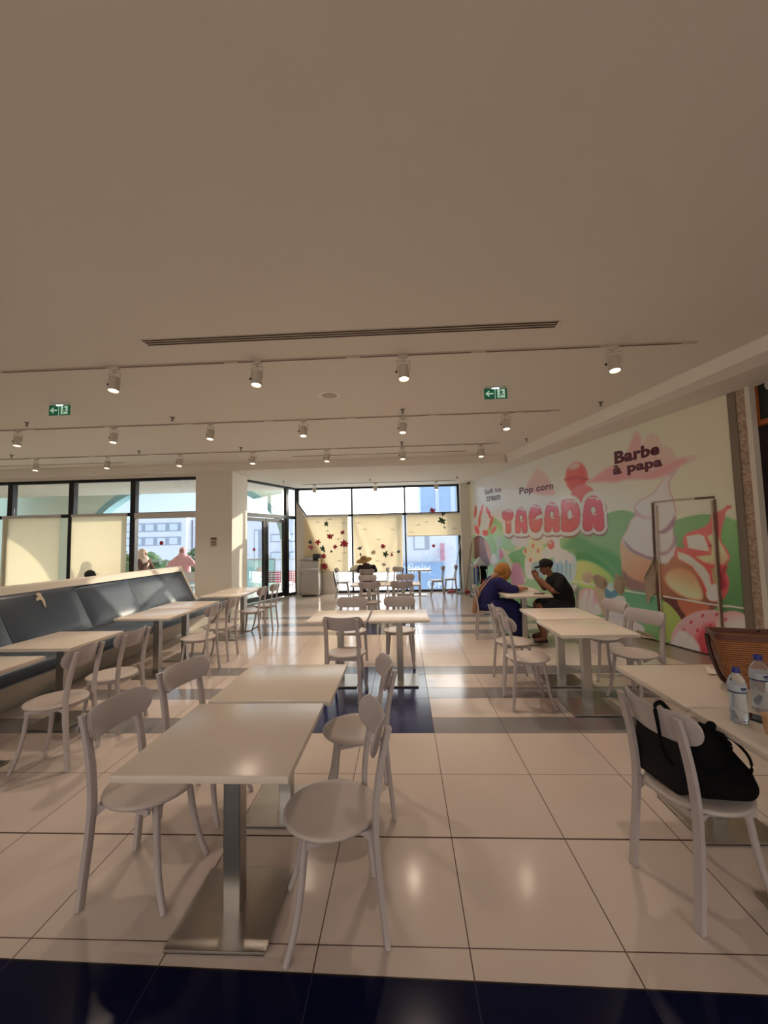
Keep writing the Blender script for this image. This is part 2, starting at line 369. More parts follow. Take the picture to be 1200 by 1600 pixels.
def door(name, t0, t1):
    r = empty(name); r['kind'] = 'structure'
    bm = B(); dbox(bm, t0, t0+.10, 0.02, 2.34, .06); dbox(bm, t1-.10, t1, .02, 2.34, .06); dbox(bm, t0+.1, t1-.1, .02, .14, .06); dbox(bm, t0+.1, t1-.1, 2.24, 2.34, .06); obj('door_leaf_frame', bm, M_black, r)
    bm = B(); dbox(bm, t0+.1, t1-.1, .14, 2.24, .012, bev=0); obj('door_pane', bm, M_glass, r)
    bm = B()
    for off in (.07, -.07):
        c = DC + DD*(t1-.05) + np.array([DD[1], -DD[0]])*off
        tube(bm, [(c[0], c[1], .9), (c[0], c[1], 1.3)], .013, n=8)
        for z in (.92, 1.28):
            c2 = DC + DD*(t1-.05); tube(bm, [(c2[0], c2[1], z), (c[0], c[1], z)], .009, n=6)
    obj('door_handle', bm, M_steel, r)
door('door_1', .64, 1.52); door('door_2', 1.54, 2.42)
r = empty('window_11'); r['kind'] = 'structure'
bm = B(); dbox(bm, 2.44, 2.54, 0, 2.36); dbox(bm, 2.54, 3.5, 0, .07); obj('window_frame', bm, M_black, r)
bm = B(); dbox(bm, 2.54, 3.5, .07, 2.36, .012, bev=0); obj('window_pane', bm, M_glass, r)

# ------------------------------------------------------------------ blinds
M_blind = cloth_mat('cream_blind_cloth', (240, 229, 198), .55)
M_screen = cloth_mat('cream_screen_cloth', (238, 222, 186), .30)
M_cas = mat('blind_cassette', (205, 203, 198), .5)
def blind(name, label, x0, x1, z0, z1, y, fold=0.0, curl=0.0, group=None, cas=True):
    r = empty(name, ((x0+x1)/2, y, z0)); tag(r, label, 'blind', group)
    bm = B(); nx, nz = 36, 24; V = []
    cx, cz = (x0+x1)/2, z0
    for j in range(nz+1):
        t = j/nz; z = z0 + (z1-z0)*t
        for i in range(nx+1):
            s = i/nx; x = x0 + (x1-x0)*s
            d = fold*(math.sin(s*PI)*(.5*math.sin(t*9+s*5)) + math.exp(-((s-.18*(1-t)*2.2)**2)/.004)*.7 + math.exp(-((s-1+.14*(1-t)*2.4)**2)/.004)*.7)
            xx = x + curl*(1-t)*(1 if s < .5 else -1)*abs(s-.5)*.25
            V.append(bm.verts.new((xx-cx, d, z-cz)))
    for j in range(nz):
        for i in range(nx):
            a = j*(nx+1)+i; bm.faces.new((V[a], V[a+1], V[a+nx+2], V[a+nx+1]))
    obj('blind_cloth', bm, M_blind if cas else M_screen, r, smooth=True, ang=180)
    if cas:
        bm = B(); box2(bm, (x0-cx, -.03, z1-cz), (x1-cx, .04, z1-cz+.07), bev=.012); obj('cassette', bm, M_cas, r)
    if not cas:
        bm = B(); box2(bm, (x0-cx, -.012, z1-cz-.03), (x1-cx, .012, z1-cz+.012), bev=.004)
        for q in (x0-cx+.03, x1-cx-.03): box2(bm, (q-.012, .012, z1-cz-.02), (q+.012, YF-.05-y, z1-cz))
        obj('hanging_rail', bm, M_cas, r)
    bm = B(); tube(bm, [(x0-cx+.005, 0, 0), (x1-cx-.005, 0, 0)], .011, n=8); obj('bottom_bar', bm, M_cas, r)
    return r
blind('roller_blind', 'cream roller blind pulled down over the tall window behind the booth, farther from the pillar', -9.92, -8.44, .55, 2.36, 9.64, group='blinds behind the booth')
blind('roller_blind', 'cream roller blind pulled down between its twin and the open window', -8.14, -6.74, .55, 2.36, 9.64, group='blinds behind the booth')
blind('roller_blind', 'cream roller blind at the photo edge, next to a steel window post', -11.45, -10.10, .55, 2.36, 9.64, group='blinds behind the booth')
r = empty('blind_cassette', (-5.75, 9.66, 2.33)); tag(r, 'pale rolled-up blind at the top of the open window by the pillar', 'blind')
bm = B(); box2(bm, (-.80, -.04, -.03), (.78, .05, .09), bev=.015); obj('cassette', bm, M_cas, r)
bm = B(); tube(bm, [(-.79, -.02, -.035), (.77, -.02, -.035)], .016, n=10); obj('bottom_bar', bm, M_cas, r)
YB = 12.72
b1 = blind('fabric_screen', 'hanging cream cloth with red and green splats beside the steel bin cabinet', -3.10, -1.72, .68, 2.44, YB, fold=.02, group='cloths over the far windows', cas=False)
b2 = blind('fabric_screen', 'hanging cream cloth with folds behind the person in the straw hat', -1.56, -.01, .64, 2.43, YB, fold=.05, curl=.12, group='cloths over the far windows', cas=False)
b3 = blind('fabric_screen', 'short cream cloth screen above the clear pane near the mops', .12, 1.79, 1.74, 2.43, YB, fold=.004, group='cloths over the far windows', cas=False)
M_red = mat('red_splat', (170, 34, 48), .6); M_grn = mat('green_splat', (48, 84, 56), .6); M_drk = mat('dark_splat', (52, 56, 66), .6); M_gry = mat('grey_print', (160, 152, 136), .7); M_pnk = mat('pink_splat', (176, 90, 110), .6)
def splat(par, u, v, rad, m, seed):
    rnd = random.Random(seed); p = onY(u/3+360, v/3+730, YB-.012) if par is not None else None
    loc = par.location; bm = B(); n = 5 + seed % 3; rot = rnd.random()*6
    pts = []
    for k in range(n):
        a = rot + 2*PI*k/n; ln = rad*(.75+.5*rnd.random())
        for da, q in ((-.55, .50), (-.30, .78), (0, 1.0), (.30, .78)): pts.append((math.cos(a+da)*ln*q, math.sin(a+da)*ln*q))
    prism(bm, spline(pts, 2, True), (p[0]-loc.x, p[1]-loc.y, p[2]-loc.z), (1, 0, 0), (0, 0, 1), (0, -1, 0), .002)
    o = obj('splat_sticker', bm, m, par); o['label'] = 'splat shaped sticker'
k = 0
for par, lst in ((b1, [(450, 265, 11, M_grn), (465, 325, 14, M_red), (525, 305, 8, M_red), (410, 350, 12, M_red), (378, 375, 12, M_pnk), (374, 352, 8, M_drk), (433, 382, 13, M_grn), (491, 374, 9, M_red), (535, 358, 16, M_red), (474, 395, 6, M_drk), (438, 418, 12, M_red), (441, 465, 13, M_red)]),
                 (b2, [(607, 381, 9, M_drk), (715, 371, 11, M_red), (670, 399, 9, M_drk), (726, 408, 13, M_grn), (757, 411, 6, M_red), (788, 396, 6, M_drk), (718, 457, 8, M_drk), (610, 410, 6, M_drk)]),
                 (b3, [(946, 202, 11, M_red), (998, 218, 8, M_drk), (992, 251, 14, M_grn), (1004, 283, 5, M_gry)])):
    for u, v, rd, m in lst: splat(par, u, v, rd*.0068*1.22, m, k+3); k += 1
def print_marks(par, lst, name='faint_print'):
    bm = B(); loc = par.location
    for u, v in lst:
        p = onY(u/3+360, v/3+730, YB-.008)
        for dx, dz, w, h in ((0, 0, .17, .010), (0, .015, .03, .032)):
            box(bm, (p[0]-loc.x+dx, p[1]-loc.y-.003, p[2]-loc.z+dz), (w, .002, h))
        obj(name, bm, M_gry, par); bm = B()
    bm.free()
print_marks(b1, [(410, 258), (530, 262), (455, 300), (505, 338), (535, 402), (510, 440), (465, 245)])
print_marks(b2, [(695, 240), (630, 292), (758, 292), (695, 340), (760, 400), (692, 440), (600, 262)])
print_marks(b3, [(880, 216), (920, 258), (848, 306), (1050, 288), (880, 272)])

# ------------------------------------------------------------------ ceiling things
M_lamp = mat('lamp_body', (206, 197, 184), .45); M_trk = mat('track_grey', (120, 98, 84), .5); M_trkw = mat('track_joint', (200, 190, 176), .5)
M_bulb = mat('lamp_lens', (255, 246, 220), .3, emit=(255, 240, 205), estr=6.0)
def track(label, x0, x1, y, z, group):
    r = empty('lighting_track', ((x0+x1)/2, y, z)); tag(r, label, 'lighting track', group); cx = (x0+x1)/2
    bm = B(); box2(bm, (x0-cx, -.018, -.012), (x1-cx, .018, 0)); obj('rail', bm, M_trkw, r)
    bm = B(); x = x0+.1
    while x < x1-.2:
        e_ = min(x+1.15, x1-.15); box2(bm, (x-cx, -.010, -.016), (e_-cx, .010, -.011)); x += 1.30
    obj('slot', bm, M_trk, r)
track('grey lighting track running across the ceiling, the one nearest the air slot', -7.0, 3.0, 4.11, ZC, 'ceiling tracks')
track('grey lighting track across the ceiling between the exit signs and the last track', -8.6, 2.43, 6.20, ZC, 'ceiling tracks')
track('grey lighting track across the ceiling closest to the dropped beam', -10.5, 2.0, 8.24, ZC, 'ceiling tracks')
track('short lighting track on the lower ceiling in front of the far windows', -3.0, 1.6, 12.05, ZB, 'ceiling tracks')
def make_spot():
    r = empty('track_spotlight')
    bm = B(); box2(bm, (-.05, -.014, -.045), (.05, .014, -.012), bev=.003); tube(bm, [(0, 0, -.045), (0, 0, -.075)], .012, n=8); obj('adapter', bm, M_lamp, r)
    bm = B(); tube(bm, [(-.068, 0, -.19), (-.068, 0, -.075), (.068, 0, -.075), (.068, 0, -.19)], .006, n=6); obj('yoke', bm, M_lamp, r)
    q = Matrix.Rotation(math.radians(-8), 3, 'X')
    bm = B(); lathe(bm, [(.02, .075), (.045, .072), (.052, .05), (.052, -.045), (.056, -.05), (.056, -.085), (.050, -.085), (.047, -.07)], (0, 0, -.19), 20, rot=q, capt=False); obj('lamp_housing', bm, M_lamp, r, smooth=True)
    bm = B(); lathe(bm, [(.047, -.070), (.047, -.073), (.001, -.076)], (0, 0, -.19), 20, rot=q); obj('lens', bm, M_bulb, r, smooth=True)
    bm = B(); lathe(bm, [(.012, -.01), (.012, .01)], (-.075, 0, -.19), 10, rot=Matrix.Rotation(PI/2, 3, 'Y')); obj('tilt_knob', bm, M_black, r)
    return r
sp0 = make_spot(); first = True
SPOTS = []
for y, z, lst, word in ((4.11, ZC, [-3.045, -1.496, .048, 2.178], 'on the track by the long air slot'), (6.20, ZC, [-6.184, -4.58, -3.0, -1.516, .038, 1.618], 'on the middle ceiling track'),
                        (8.24, ZC, [-7.788, -6.212, -4.645, -3.085, -1.527, .034, 1.618], 'on the track by the dropped beam'), (12.05, ZB, [-2.63, -.79, 1.02], 'on the low ceiling by the far windows')):
    for i, x in enumerate(lst):
        ordn = ['first', 'second', 'third', 'fourth', 'fifth', 'sixth', 'seventh'][i]
        lb = 'grey spotlight %s, %s from booth side' % (word, ordn)
        o = sp0 if first else dup(sp0, (x, y, z), 0)
        o.location = (x, y, z); o.rotation_euler = (0, 0, random.uniform(-.35, .35)); first = False
        tag(o, lb, 'spotlight', 'track spotlights')
        l = bpy.data.lights.new('spot_bulb', 'SPOT'); l.energy = SPOT_W if z == ZC else SPOT_W*.4; l.color = (1.0, .80, .62); l.spot_size = math.radians(100); l.spot_blend = .8; l.shadow_soft_size = .05
        lo = bpy.data.objects.new('spot_bulb', l); COL.objects.link(lo); lo.location = (x, y-.02, z-.285); lo.rotation_euler = (math.radians(-6), 0, 0)
# long air slot
def slot(label, x0, x1, y0, y1, n, yaw=0.0):
    r = empty('air_slot_diffuser', ((x0+x1)/2, (y0+y1)/2, ZC-(.016 if y0 < 3.5 else 0)), yaw); tag(r, label, 'air vent', 'linear ceiling vents'); hx, hy = (x1-x0)/2, (y1-y0)/2
    bm = B(); box2(bm, (-hx, -hy, -.006), (hx, hy, 0)); obj('slot_plate', bm, M_ceil, r)
    bm = B()
    for i in range(n):
        y = -hy + (2*hy)*(i+.5)/n; box2(bm, (-hx+.02, y-.010, -.010), (hx-.02, y+.010, -.004))
    obj('slot_opening', bm, mat('slot_dark', (88, 70, 58), .7), r)
slot('long white triple slot air vent on the ceiling nearest the camera', -2.42, 1.46, 3.575, 3.695, 3)
slot('long thin air slot on the ceiling beside the dropped beam, above the booth', -11.0, -6.32, 8.90, 8.96, 1)
slot('thin air slot on the ceiling beside the dropped beam, above the far tables', -2.45, 1.45, 8.85, 8.91, 1)
# round ceiling speaker
r = empty('ceiling_speaker', (-.92, 5.19, ZC)); tag(r, 'round white ceiling speaker between two lighting tracks', 'speaker')
bm = B(); lathe(bm, [(.155, 0), (.155, -.006), (.145, -.012), (.098, -.012), (.098, -.004)], n=40); bmesh.ops.recalc_face_normals(bm, faces=bm.faces[:]); obj('speaker_rim', bm, mat('speaker_white', (246, 242, 232), .6), r)
bm = B(); lathe(bm, [(.10, -.011), (.10, -.013), (.001, -.015)], n=40); bmesh.ops.recalc_face_normals(bm, faces=bm.faces[:]); obj('speaker_grille', bm, mat('speaker_grille', (196, 186, 170), .7), r)
# sprinklers
M_spr = mat('sprinkler_metal', (120, 112, 100), .35, metal=.8)
spr = empty('sprinkler_head'); bm = B(); lathe(bm, [(.035, 0), (.033, -.008), (.012, -.010), (.012, -.030), (.008, -.035)], n=14); obj('sprinkler_body', bm, M_spr, spr, smooth=True)
bm = B(); lathe(bm, [(.006, -.035), (.006, -.055), (.022, -.057), (.022, -.060)], n=14); tube(bm, [(.015, 0, -.03), (.018, 0, -.045), (.004, 0, -.056)], .003, n=5); tube(bm, [(-.015, 0, -.03), (-.018, 0, -.045), (-.004, 0, -.056)], .003, n=5); obj('deflector', bm, M_spr, spr)
for i, (x, y, z, w) in enumerate([(-3.43, 5.87, ZC, 'between the second and third spotlights of the middle track'), (.04, 5.9, ZC, 'close to the exit sign on the mural side'), (2.9, 5.9, ZC, 'close to the bulkhead above the mural'), (-5.71, 5.86, ZC, 'beside the exit sign above the booth'),
        (-8.0, 7.9, ZC, 'by the last track above the booth'), (-5.3, 7.9, ZC, 'by the last track near the pillar'), (-3.2, 7.9, ZC, 'by the last track beyond the pillar'), (.02, 7.9, ZC, 'by the last track above the centre tables'), (2.45, 7.95, ZC, 'at the corner of beam and bulkhead'),
        (-3.35, 11.3, ZB, 'on the low ceiling near the glass doors'), (1.55, 11.4, ZB, 'on the low ceiling near the security camera'), (-.9, 11.4, ZB, 'on the low ceiling above the straw hat')]):
    o = spr if i == 0 else dup(spr, (x, y, z), 0); o.location = (x, y, z); tag(o, 'small metal sprinkler head '+w, 'sprinkler', 'ceiling sprinklers')
# exit signs
M_ex = mat('exit_green', (22, 92, 66), .4, emit=(22, 110, 80), estr=.25); M_exw = mat('exit_white', (190, 220, 200), .4, emit=(190, 230, 205), estr=.35); M_exl = mat('exit_lamp', (225, 240, 255), .3, emit=(225, 240, 255), estr=4)
def exit_sign():
    r = empty('exit_sign')
    bm = B(); box2(bm, (-.13, -.02, -.025), (.13, .02, 0), bev=.006); obj('sign_base', bm, mat('sign_base', (214, 208, 198), .5), r)
    bm = B(); box2(bm, (-.045, -.012, -.035), (.045, .012, -.024), bev=.004); obj('lamp_strip', bm, M_exl, r)
    bm = B(); box2(bm, (-.145, -.004, -.165), (.145, .004, -.028)); obj('sign_plate', bm, M_ex, r)
    bm = B()
    for sy in (-1,):
        o = (0, -.0045, 0); ax = (1, 0, 0); az = (0, -1, 0)
        prism(bm, [(-.13, -.095), (-.085, -.055), (-.075, -.065), (-.095, -.086), (-.03, -.086), (-.03, -.104), (-.095, -.104), (-.075, -.125), (-.085, -.135)], o, ax, (0, 0, 1), az, .002)
        prism(bm, [(.02, -.150), (.02, -.04), (.025, -.04), (.115, -.04), (.115, -.150)], o, ax, (0, 0, 1), az, .001)
        box2(bm, (-.012, -.006, -.165), (-.004, -.004, -.028))
    obj('arrow_and_door', bm, M_exw, r)
    bm = B()
    def limb(a, b2, w): 
        d = Vector((b2[0]-a[0], b2[1]-a[1])); n = Vector((-d.y, d.x)).normalized()*w
        prism(bm, [(a[0]+n.x, a[1]+n.y), (a[0]-n.x, a[1]-n.y), (b2[0]-n.x, b2[1]-n.y), (b2[0]+n.x, b2[1]+n.y)], (0, -.006, 0), (1, 0, 0), (0, 0, 1), (0, -1, 0), .0015)
    limb((.066, -.065), (.070, -.102), .009); limb((.070, -.100), (.050, -.118), .006); limb((.050, -.116), (.056, -.140), .005); limb((.070, -.100), (.092, -.118), .006); limb((.092, -.116), (.104, -.112), .005)
    limb((.066, -.072), (.045, -.088), .005); limb((.066, -.072), (.092, -.080), .005)
    lathe(bm, [(.010, 0), (.010, .0015)], (.062, -.006, -.052), 10, rot=Matrix.Rotation(PI/2, 3, 'X')); obj('running_figure', bm, M_ex, r)
    return r
ex = exit_sign(); ex.location = (1.22, 5.12, ZC); tag(ex, 'green exit sign with arrow and running figure hanging near the mural side', 'exit sign', 'exit signs')
dup(ex, (-4.54, 5.12, ZC), 0, 'green exit sign with arrow and running figure hanging above the booth side')
# security camera
r = empty('security_camera', (2.02, 12.35, ZB)); tag(r, 'small white dome security camera above the pillar by the mural', 'camera')
bm = B(); lathe(bm, [(.055, 0), (.055, -.03), (.05, -.045)], n=20); obj('camera_base', bm, M_white, r, smooth=True)
bm = B(); lathe(bm, [(.045, -.045), (.044, -.07), (.03, -.09), (.005, -.098)], n=20); obj('camera_dome', bm, M_black, r, smooth=True)
# notice on the left pillar
r = empty('wall_notice', (-4.50, 9.5, 1.67)); tag(r, 'small paper notice with dark header on the white pillar', 'notice')
bm = B(); box2(bm, (-.075, -.008, -.11), (.075, 0, .11)); obj('notice_paper', bm, mat('notice_paper', (186, 172, 152), .7), r)
bm = B(); box2(bm, (-.07, -.011, .065), (.07, -.007, .105)); box2(bm, (.03, -.011, .05), (.07, -.007, .065)); box2(bm, (-.05, -.011, -.05), (-.035, -.008, .03)); box2(bm, (.03, -.011, -.05), (.045, -.008, .03)); box2(bm, (-.05, -.011, -.065), (.045, -.008, -.05)); box2(bm, (-.02, -.011, -.02), (.02, -.008, .02)); obj('notice_print', bm, mat('notice_print', (110, 84, 70), .7), r)
# ------------------------------------------------------------------ chairs and tables
M_chair = mat('chair_paint', (180, 170, 168), .34, noise=.03, nscale=6)
M_seat = mat('chair_seat_paint', (188, 176, 168), .28, noise=.04, nscale=5)
M_top = mat('table_laminate', (214, 202, 188), .24, noise=.02, nscale=3)
M_edge = mat('laminate_edge', (206, 190, 170), .4)
M_dark = mat('dark_underframe', (38, 36, 36), .5)
def make_chair():
    r = empty('dining_chair')
    bm = B(); lathe(bm, [(.150, .430), (.190, .432), (.203, .438), (.207, .446), (.203, .454), (.194, .457), (.15, .452), (.06, .449), (.001, .449)], n=44); obj('seat', bm, M_seat, r, smooth=True, ang=60)
    bm = B()
    box(bm, (0, .145, .420), (.22, .018, .026), rz=.22, bev=.004); box(bm, (0, -.145, .420), (.22, .018, .026), rz=-.22, bev=.004)
    box(bm, (.115, 0, .418), (.020, .22, .026), bev=.004); box(bm, (-.155, 0, .418), (.020, .27, .030), bev=.004)
    for s in (1, -1): prism(bm, [(-.168, .432), (-.168, .375), (-.155, .385), (-.10, .432)], (0, s*.150-.008, 0), (1, 0, 0), (0, 0, 1), (0, 1, 0), .016)
    obj('seat_frame', bm, M_chair, r)
    for s in (1, -1):
        bm = B(); P = spline([(.105, s*.125, .438), (.118, s*.132, .36), (.128, s*.142, .26), (.145, s*.155, .15), (.168, s*.168, .06), (.188, s*.178, .003)], 4)
        tube(bm, P, [.0165-.003*i/len(P) for i in range(len(P))], n=12); obj('leg', bm, M_chair, r, smooth=True, ang=50)
    for s in (1, -1):
        bm = B(); P = spline([(-.205, s*.180, .003), (-.193, s*.178, .12), (-.176, s*.172, .30), (-.168, s*.168, .45), (-.180, s*.166, .60), (-.210, s*.164, .755), (-.232, s*.163, .834)], 4)
        rings = []; hw, hd = .019, .0125
        for p in P:
            p = Vector(p); rings.append([bm.verts.new(p+Vector((dx, dy, 0))) for dx, dy in ((-hd, -hw), (hd*.6, -hw), (hd, -hw*.5), (hd, hw*.5), (hd*.6, hw), (-hd, hw))])
        for a, b2 in zip(rings, rings[1:]):
            for k in range(6): bm.faces.new((a[k], a[(k+1) % 6], b2[(k+1) % 6], b2[k]))
        bm.faces.new(rings[0][::-1]); bm.faces.new(rings[-1]); obj('rear_leg', bm, M_chair, r, smooth=True, ang=50)
    # curved backrest with rounded ends
    bm = B(); N = 30; hw = .222; grid = {}
    R = .34; a0 = hw/R
    def hh(u):
        q = (abs(u)-.70)/.30
        return .067*(math.sqrt(max(0, 1-q*q)) if q > 0 else 1.0)+.0015
    V = {}
    for i in range(N+1):
        u = -1+2*i/N; u = math.sin(u*PI/2)
        th = u*a0; h = hh(u)
        for k, (rr) in enumerate((R, R-.013)):
            xc = -.238 + (R - rr*math.cos(th)) - 0.0; y = rr*math.sin(th)*1.03
            for j, vv in enumerate((-1, -.85, 0, .85, 1)):
                z = .779 + .012*u*u + h*vv; x = xc + (.772-z)*.24 + (-.0 if k == 0 else 0)
                sh = (.0045 if abs(vv) == 1 else 0) * (1 if k == 0 else -1)
                V[i, k, j] = bm.verts.new((x+sh+.012, y, z))
    for i in range(N):
        for j in range(4):
            bm.faces.new((V[i, 0, j], V[i, 0, j+1], V[i+1, 0, j+1], V[i+1, 0, j])); bm.faces.new((V[i, 1, j], V[i+1, 1, j], V[i+1, 1, j+1], V[i, 1, j+1]))
        for j in (0, 4): bm.faces.new((V[i, 0, j], V[i+1, 0, j], V[i+1, 1, j], V[i, 1, j]))
    for i in (0, N):
        for j in range(4): bm.faces.new((V[i, 0, j], V[i, 1, j], V[i, 1, j+1], V[i, 0, j+1]))
    bmesh.ops.recalc_face_normals(bm, faces=bm.faces[:]); obj('backrest', bm, M_chair, r, smooth=True, ang=50)
    return r
chair0 = make_chair(); cuse = [False]
def chair(x, y, deg, label, group):
    lb = label
    if not cuse[0]: o = chair0; o.location = (x, y, 0); o.rotation_euler = (0, 0, math.radians(deg)); cuse[0] = True
    else: o = dup(chair0, (x, y, 0), math.radians(deg))
    o['label'] = lb; o['category'] = 'chair'; o['group'] = group; return o
def make_table():
    r = empty('pedestal_table')
    bm = B(); box2(bm, (-.34, -.34, .722), (.34, .34, .752), bev=.006); obj('tabletop', bm, M_top, r, smooth=True, ang=30)
    bm = B(); box2(bm, (-.038, -.038, .014), (.038, .038, .715), bev=.004); obj('post', bm, M_steel, r)
    bm = B(); box2(bm, (-.205, -.205, .006), (.205, .205, .018), bev=.003); obj('base_plate', bm, M_steel, r)
    bm = B(); box2(bm, (-.200, -.200, 0), (.200, .200, .006)); obj('base_pad', bm, M_dark, r)
    bm = B(); box2(bm, (-.14, -.14, .714), (.14, .14, .7225)); obj('mounting_plate', bm, M_dark, r)
    return r
table0 = make_table(); tuse = [False]
def table(x, y, deg, label, group, sx=1.0, sy=1.0):
    if not tuse[0]: o = table0; o.location = (x, y, 0); o.rotation_euler = (0, 0, math.radians(deg)); tuse[0] = True
    else: o = dup(table0, (x, y, 0), math.radians(deg))
    o.scale = (sx, sy, 1); o['label'] = label; o['category'] = 'table'; o['group'] = group; return o
TG = 'square white pedestal tables'; CG = 'pale wooden chairs with curved backs'
table(-.785, 1.885, 0, 'square white table in the middle of the floor, the one nearest the dark blue floor', TG)
table(-.755, 2.585, 0, 'square white table pushed behind the nearest middle table, over its own steel base', TG, 1, .96)
table(-3.22, 2.86, 0, 'white table in front of the booth, cut off by the photo edge', TG)
table(-3.22, 3.77, 0, 'white table at the booth whose far corner lies below the torn cushion spot', TG)
table(-3.14, 5.12, 0, 'white table at the booth under the sunlit cushion, nearer half of the pair', TG)
table(-3.17, 5.83, 0, 'white table at the booth end, farther half of its pair', TG)
table(-3.06, 7.03, 0, 'white table in front of the white pillar, nearer one', TG)
table(-3.08, 7.72, 0, 'white table in front of the white pillar, farther one', TG)
table(-.755, 4.80, 0, 'white table of the centre pair, on the booth side of the seam', TG, .98, 1.02)
table(-.07, 4.80, 0, 'white table of the centre pair, on the mural side of the seam', TG, .97, 1.02)
table(-.72, 8.33, 0, 'white table behind the centre pair, on the booth side', TG)
table(-.03, 8.33, 0, 'white table behind the centre pair, on the mural side', TG)
table(-1.30, 12.22, 0, 'white table holding the pale bag in front of the straw hat person', TG)
table(.45, 12.15, 0, 'white table standing before the clear far pane with the sign outside', TG)
table(1.70, 4.04, 0, 'white table by the mural with a shiny steel base, nearer half of the pair', TG)
table(1.73, 4.76, 0, 'white table by the mural, farther half of the pair', TG)
table(1.84, 6.50, 0, 'white table between the woman in blue and the man in the cap, nearer half', TG)
table(1.84, 7.20, 0, 'white table between the woman in blue and the man in the cap, farther half', TG)
table(1.725, 2.50, 0, 'white table carrying the wicker bag', TG)
table(1.725, 1.80, 0, 'white table carrying the water bottles, cut off by the photo edge', TG)

chair(-1.265, 2.035, -3, 'pale chair with its back to the booth, at the nearest middle table', CG)
chair(-1.25, 2.60, -10, 'pale booth-side chair showing only its back and legs behind the second middle table', CG)
chair(-.345, 1.86, 193, 'pale chair on the aisle side of the nearest middle table, whole round seat showing', CG)
chair(-.325, 2.62, 190, 'pale chair on the aisle side of the second middle table, before blue floor tiles', CG)
chair(-2.69, 3.10, 188, 'pale chair at the cut-off booth table, its seat over the end of a steel base', CG)
chair(-2.69, 3.70, 180, 'pale chair at the booth table below the torn cushion, the farther of its pair', CG)
chair(-2.62, 5.13, 186, 'pale chair at the sunlit booth table, nearer of the two', CG)
chair(-2.66, 5.80, 182, 'pale chair at the booth end table, farther of the two', CG)
chair(-2.68, 7.10, 184, 'pale chair at the pillar tables, nearer of the two', CG)
chair(-2.66, 7.72, 182, 'pale chair at the pillar tables, nearest to the glass doors', CG)
chair(-.625, 4.36, 84, 'pale chair with its back to the camera at the centre pair of tables', CG)
chair(-.72, 5.42, 268, 'pale chair behind the centre pair, on the booth side, facing the camera', CG)
chair(-.075, 5.42, 270, 'pale chair behind the centre pair, on the mural side, facing the camera', CG)
chair(-.66, 7.93, 90, 'dark looking chair back on the booth side before the rear centre tables', CG)
chair(-.06, 7.93, 92, 'dark looking chair back on the mural side before the rear centre tables', CG)
chair(-.83, 9.10, 270, 'chair beyond the rear centre tables, below the person in the straw hat', CG)
chair(.02, 9.10, 270, 'chair beyond the rear centre tables, below the two far side-on chairs', CG)
chair(-1.03, 11.42, 92, 'pale chair the person in the straw hat sits on', CG)
chair(-1.78, 11.95, 2, 'pale backlit chair by the steel bin cabinet, seen from the side', CG)
chair(-.66, 12.10, 176, 'thin side-on chair facing the person in the straw hat', CG)
chair(-.30, 11.75, 225, 'backlit chair turned halfway, beneath the hanging cloth', CG)
chair(.93, 11.93, 180, 'backlit chair on the mop side of the window table, nearer one', CG)
chair(1.36, 12.38, 178, 'backlit chair next to the mops, close to the glass', CG)
chair(1.36, 6.84, -6, 'pale chair the woman in blue sits on', CG)
chair(2.46, 6.66, 184, 'pale chair the man in the black cap sits on', CG)
chair(1.19, 4.14, 0, 'pale chair on the aisle side of the mural tables, nearer of the two', CG)
chair(1.23, 4.76, 4, 'pale chair on the aisle side of the mural tables, farther of the two', CG)
chair(2.26, 4.24, 205, 'pale chair with a warm lit seat by the torn door panel', CG)
chair(2.28, 4.95, 188, 'pale chair against the mural, farther from the wicker bag', CG)
chair(1.325, 2.03, 11, 'pale chair with the black bags on its seat', CG)
chair(2.40, 2.55, 188, 'chair mostly outside the photo edge beyond the wicker bag table', CG)

# ------------------------------------------------------------------ booth bench
M_leather = mat('booth_leather', (54, 66, 80), .36, noise=.12, nscale=3, bump=.15, bscale=30)
M_bw = mat('booth_white', (214, 206, 192), .45, noise=.02)
y0, y1 = .6, 8.50
r = empty('booth_bench', (-4.2, 5.0, 0)); tag(r, 'long white booth bench with dark leather seat and back along the windows', 'bench')
def bprof(bm, poly, a, b2, bev=0):
    prism(bm, [(x+4.2, z) for x, z in poly], (0, a-5.0, 0), (1, 0, 0), (0, 0, 1), (0, 1, 0), b2-a)
bm = B(); bprof(bm, [(-4.90, 0), (-4.04, 0), (-3.80, .335), (-4.40, .335), (-4.90, .335)], y0, y1); obj('base', bm, M_bw, r)
bm = B(); bprof(bm, [(-4.38, .335), (-4.46, .46), (-4.775, 1.055), (-4.72, 1.062), (-4.765, 1.145), (-4.80, 1.158), (-4.90, 1.158), (-4.92, 1.14), (-4.92, .335)], y0, y1); obj('back_shell', bm, M_bw, r)
bm = B(); bprof(bm, [(-4.92, 0), (-4.02, 0), (-3.72, .34), (-3.72, .40), (-4.33, .42), (-4.44, .52), (-4.70, 1.03), (-4.735, 1.145), (-4.78, 1.165), (-4.92, 1.165)], y1, y1+.06); obj('end_panel', bm, M_bw, r)
seams = [.6, 1.05, 2.20, 3.35, 4.50, 5.66, 6.80, 8.49]
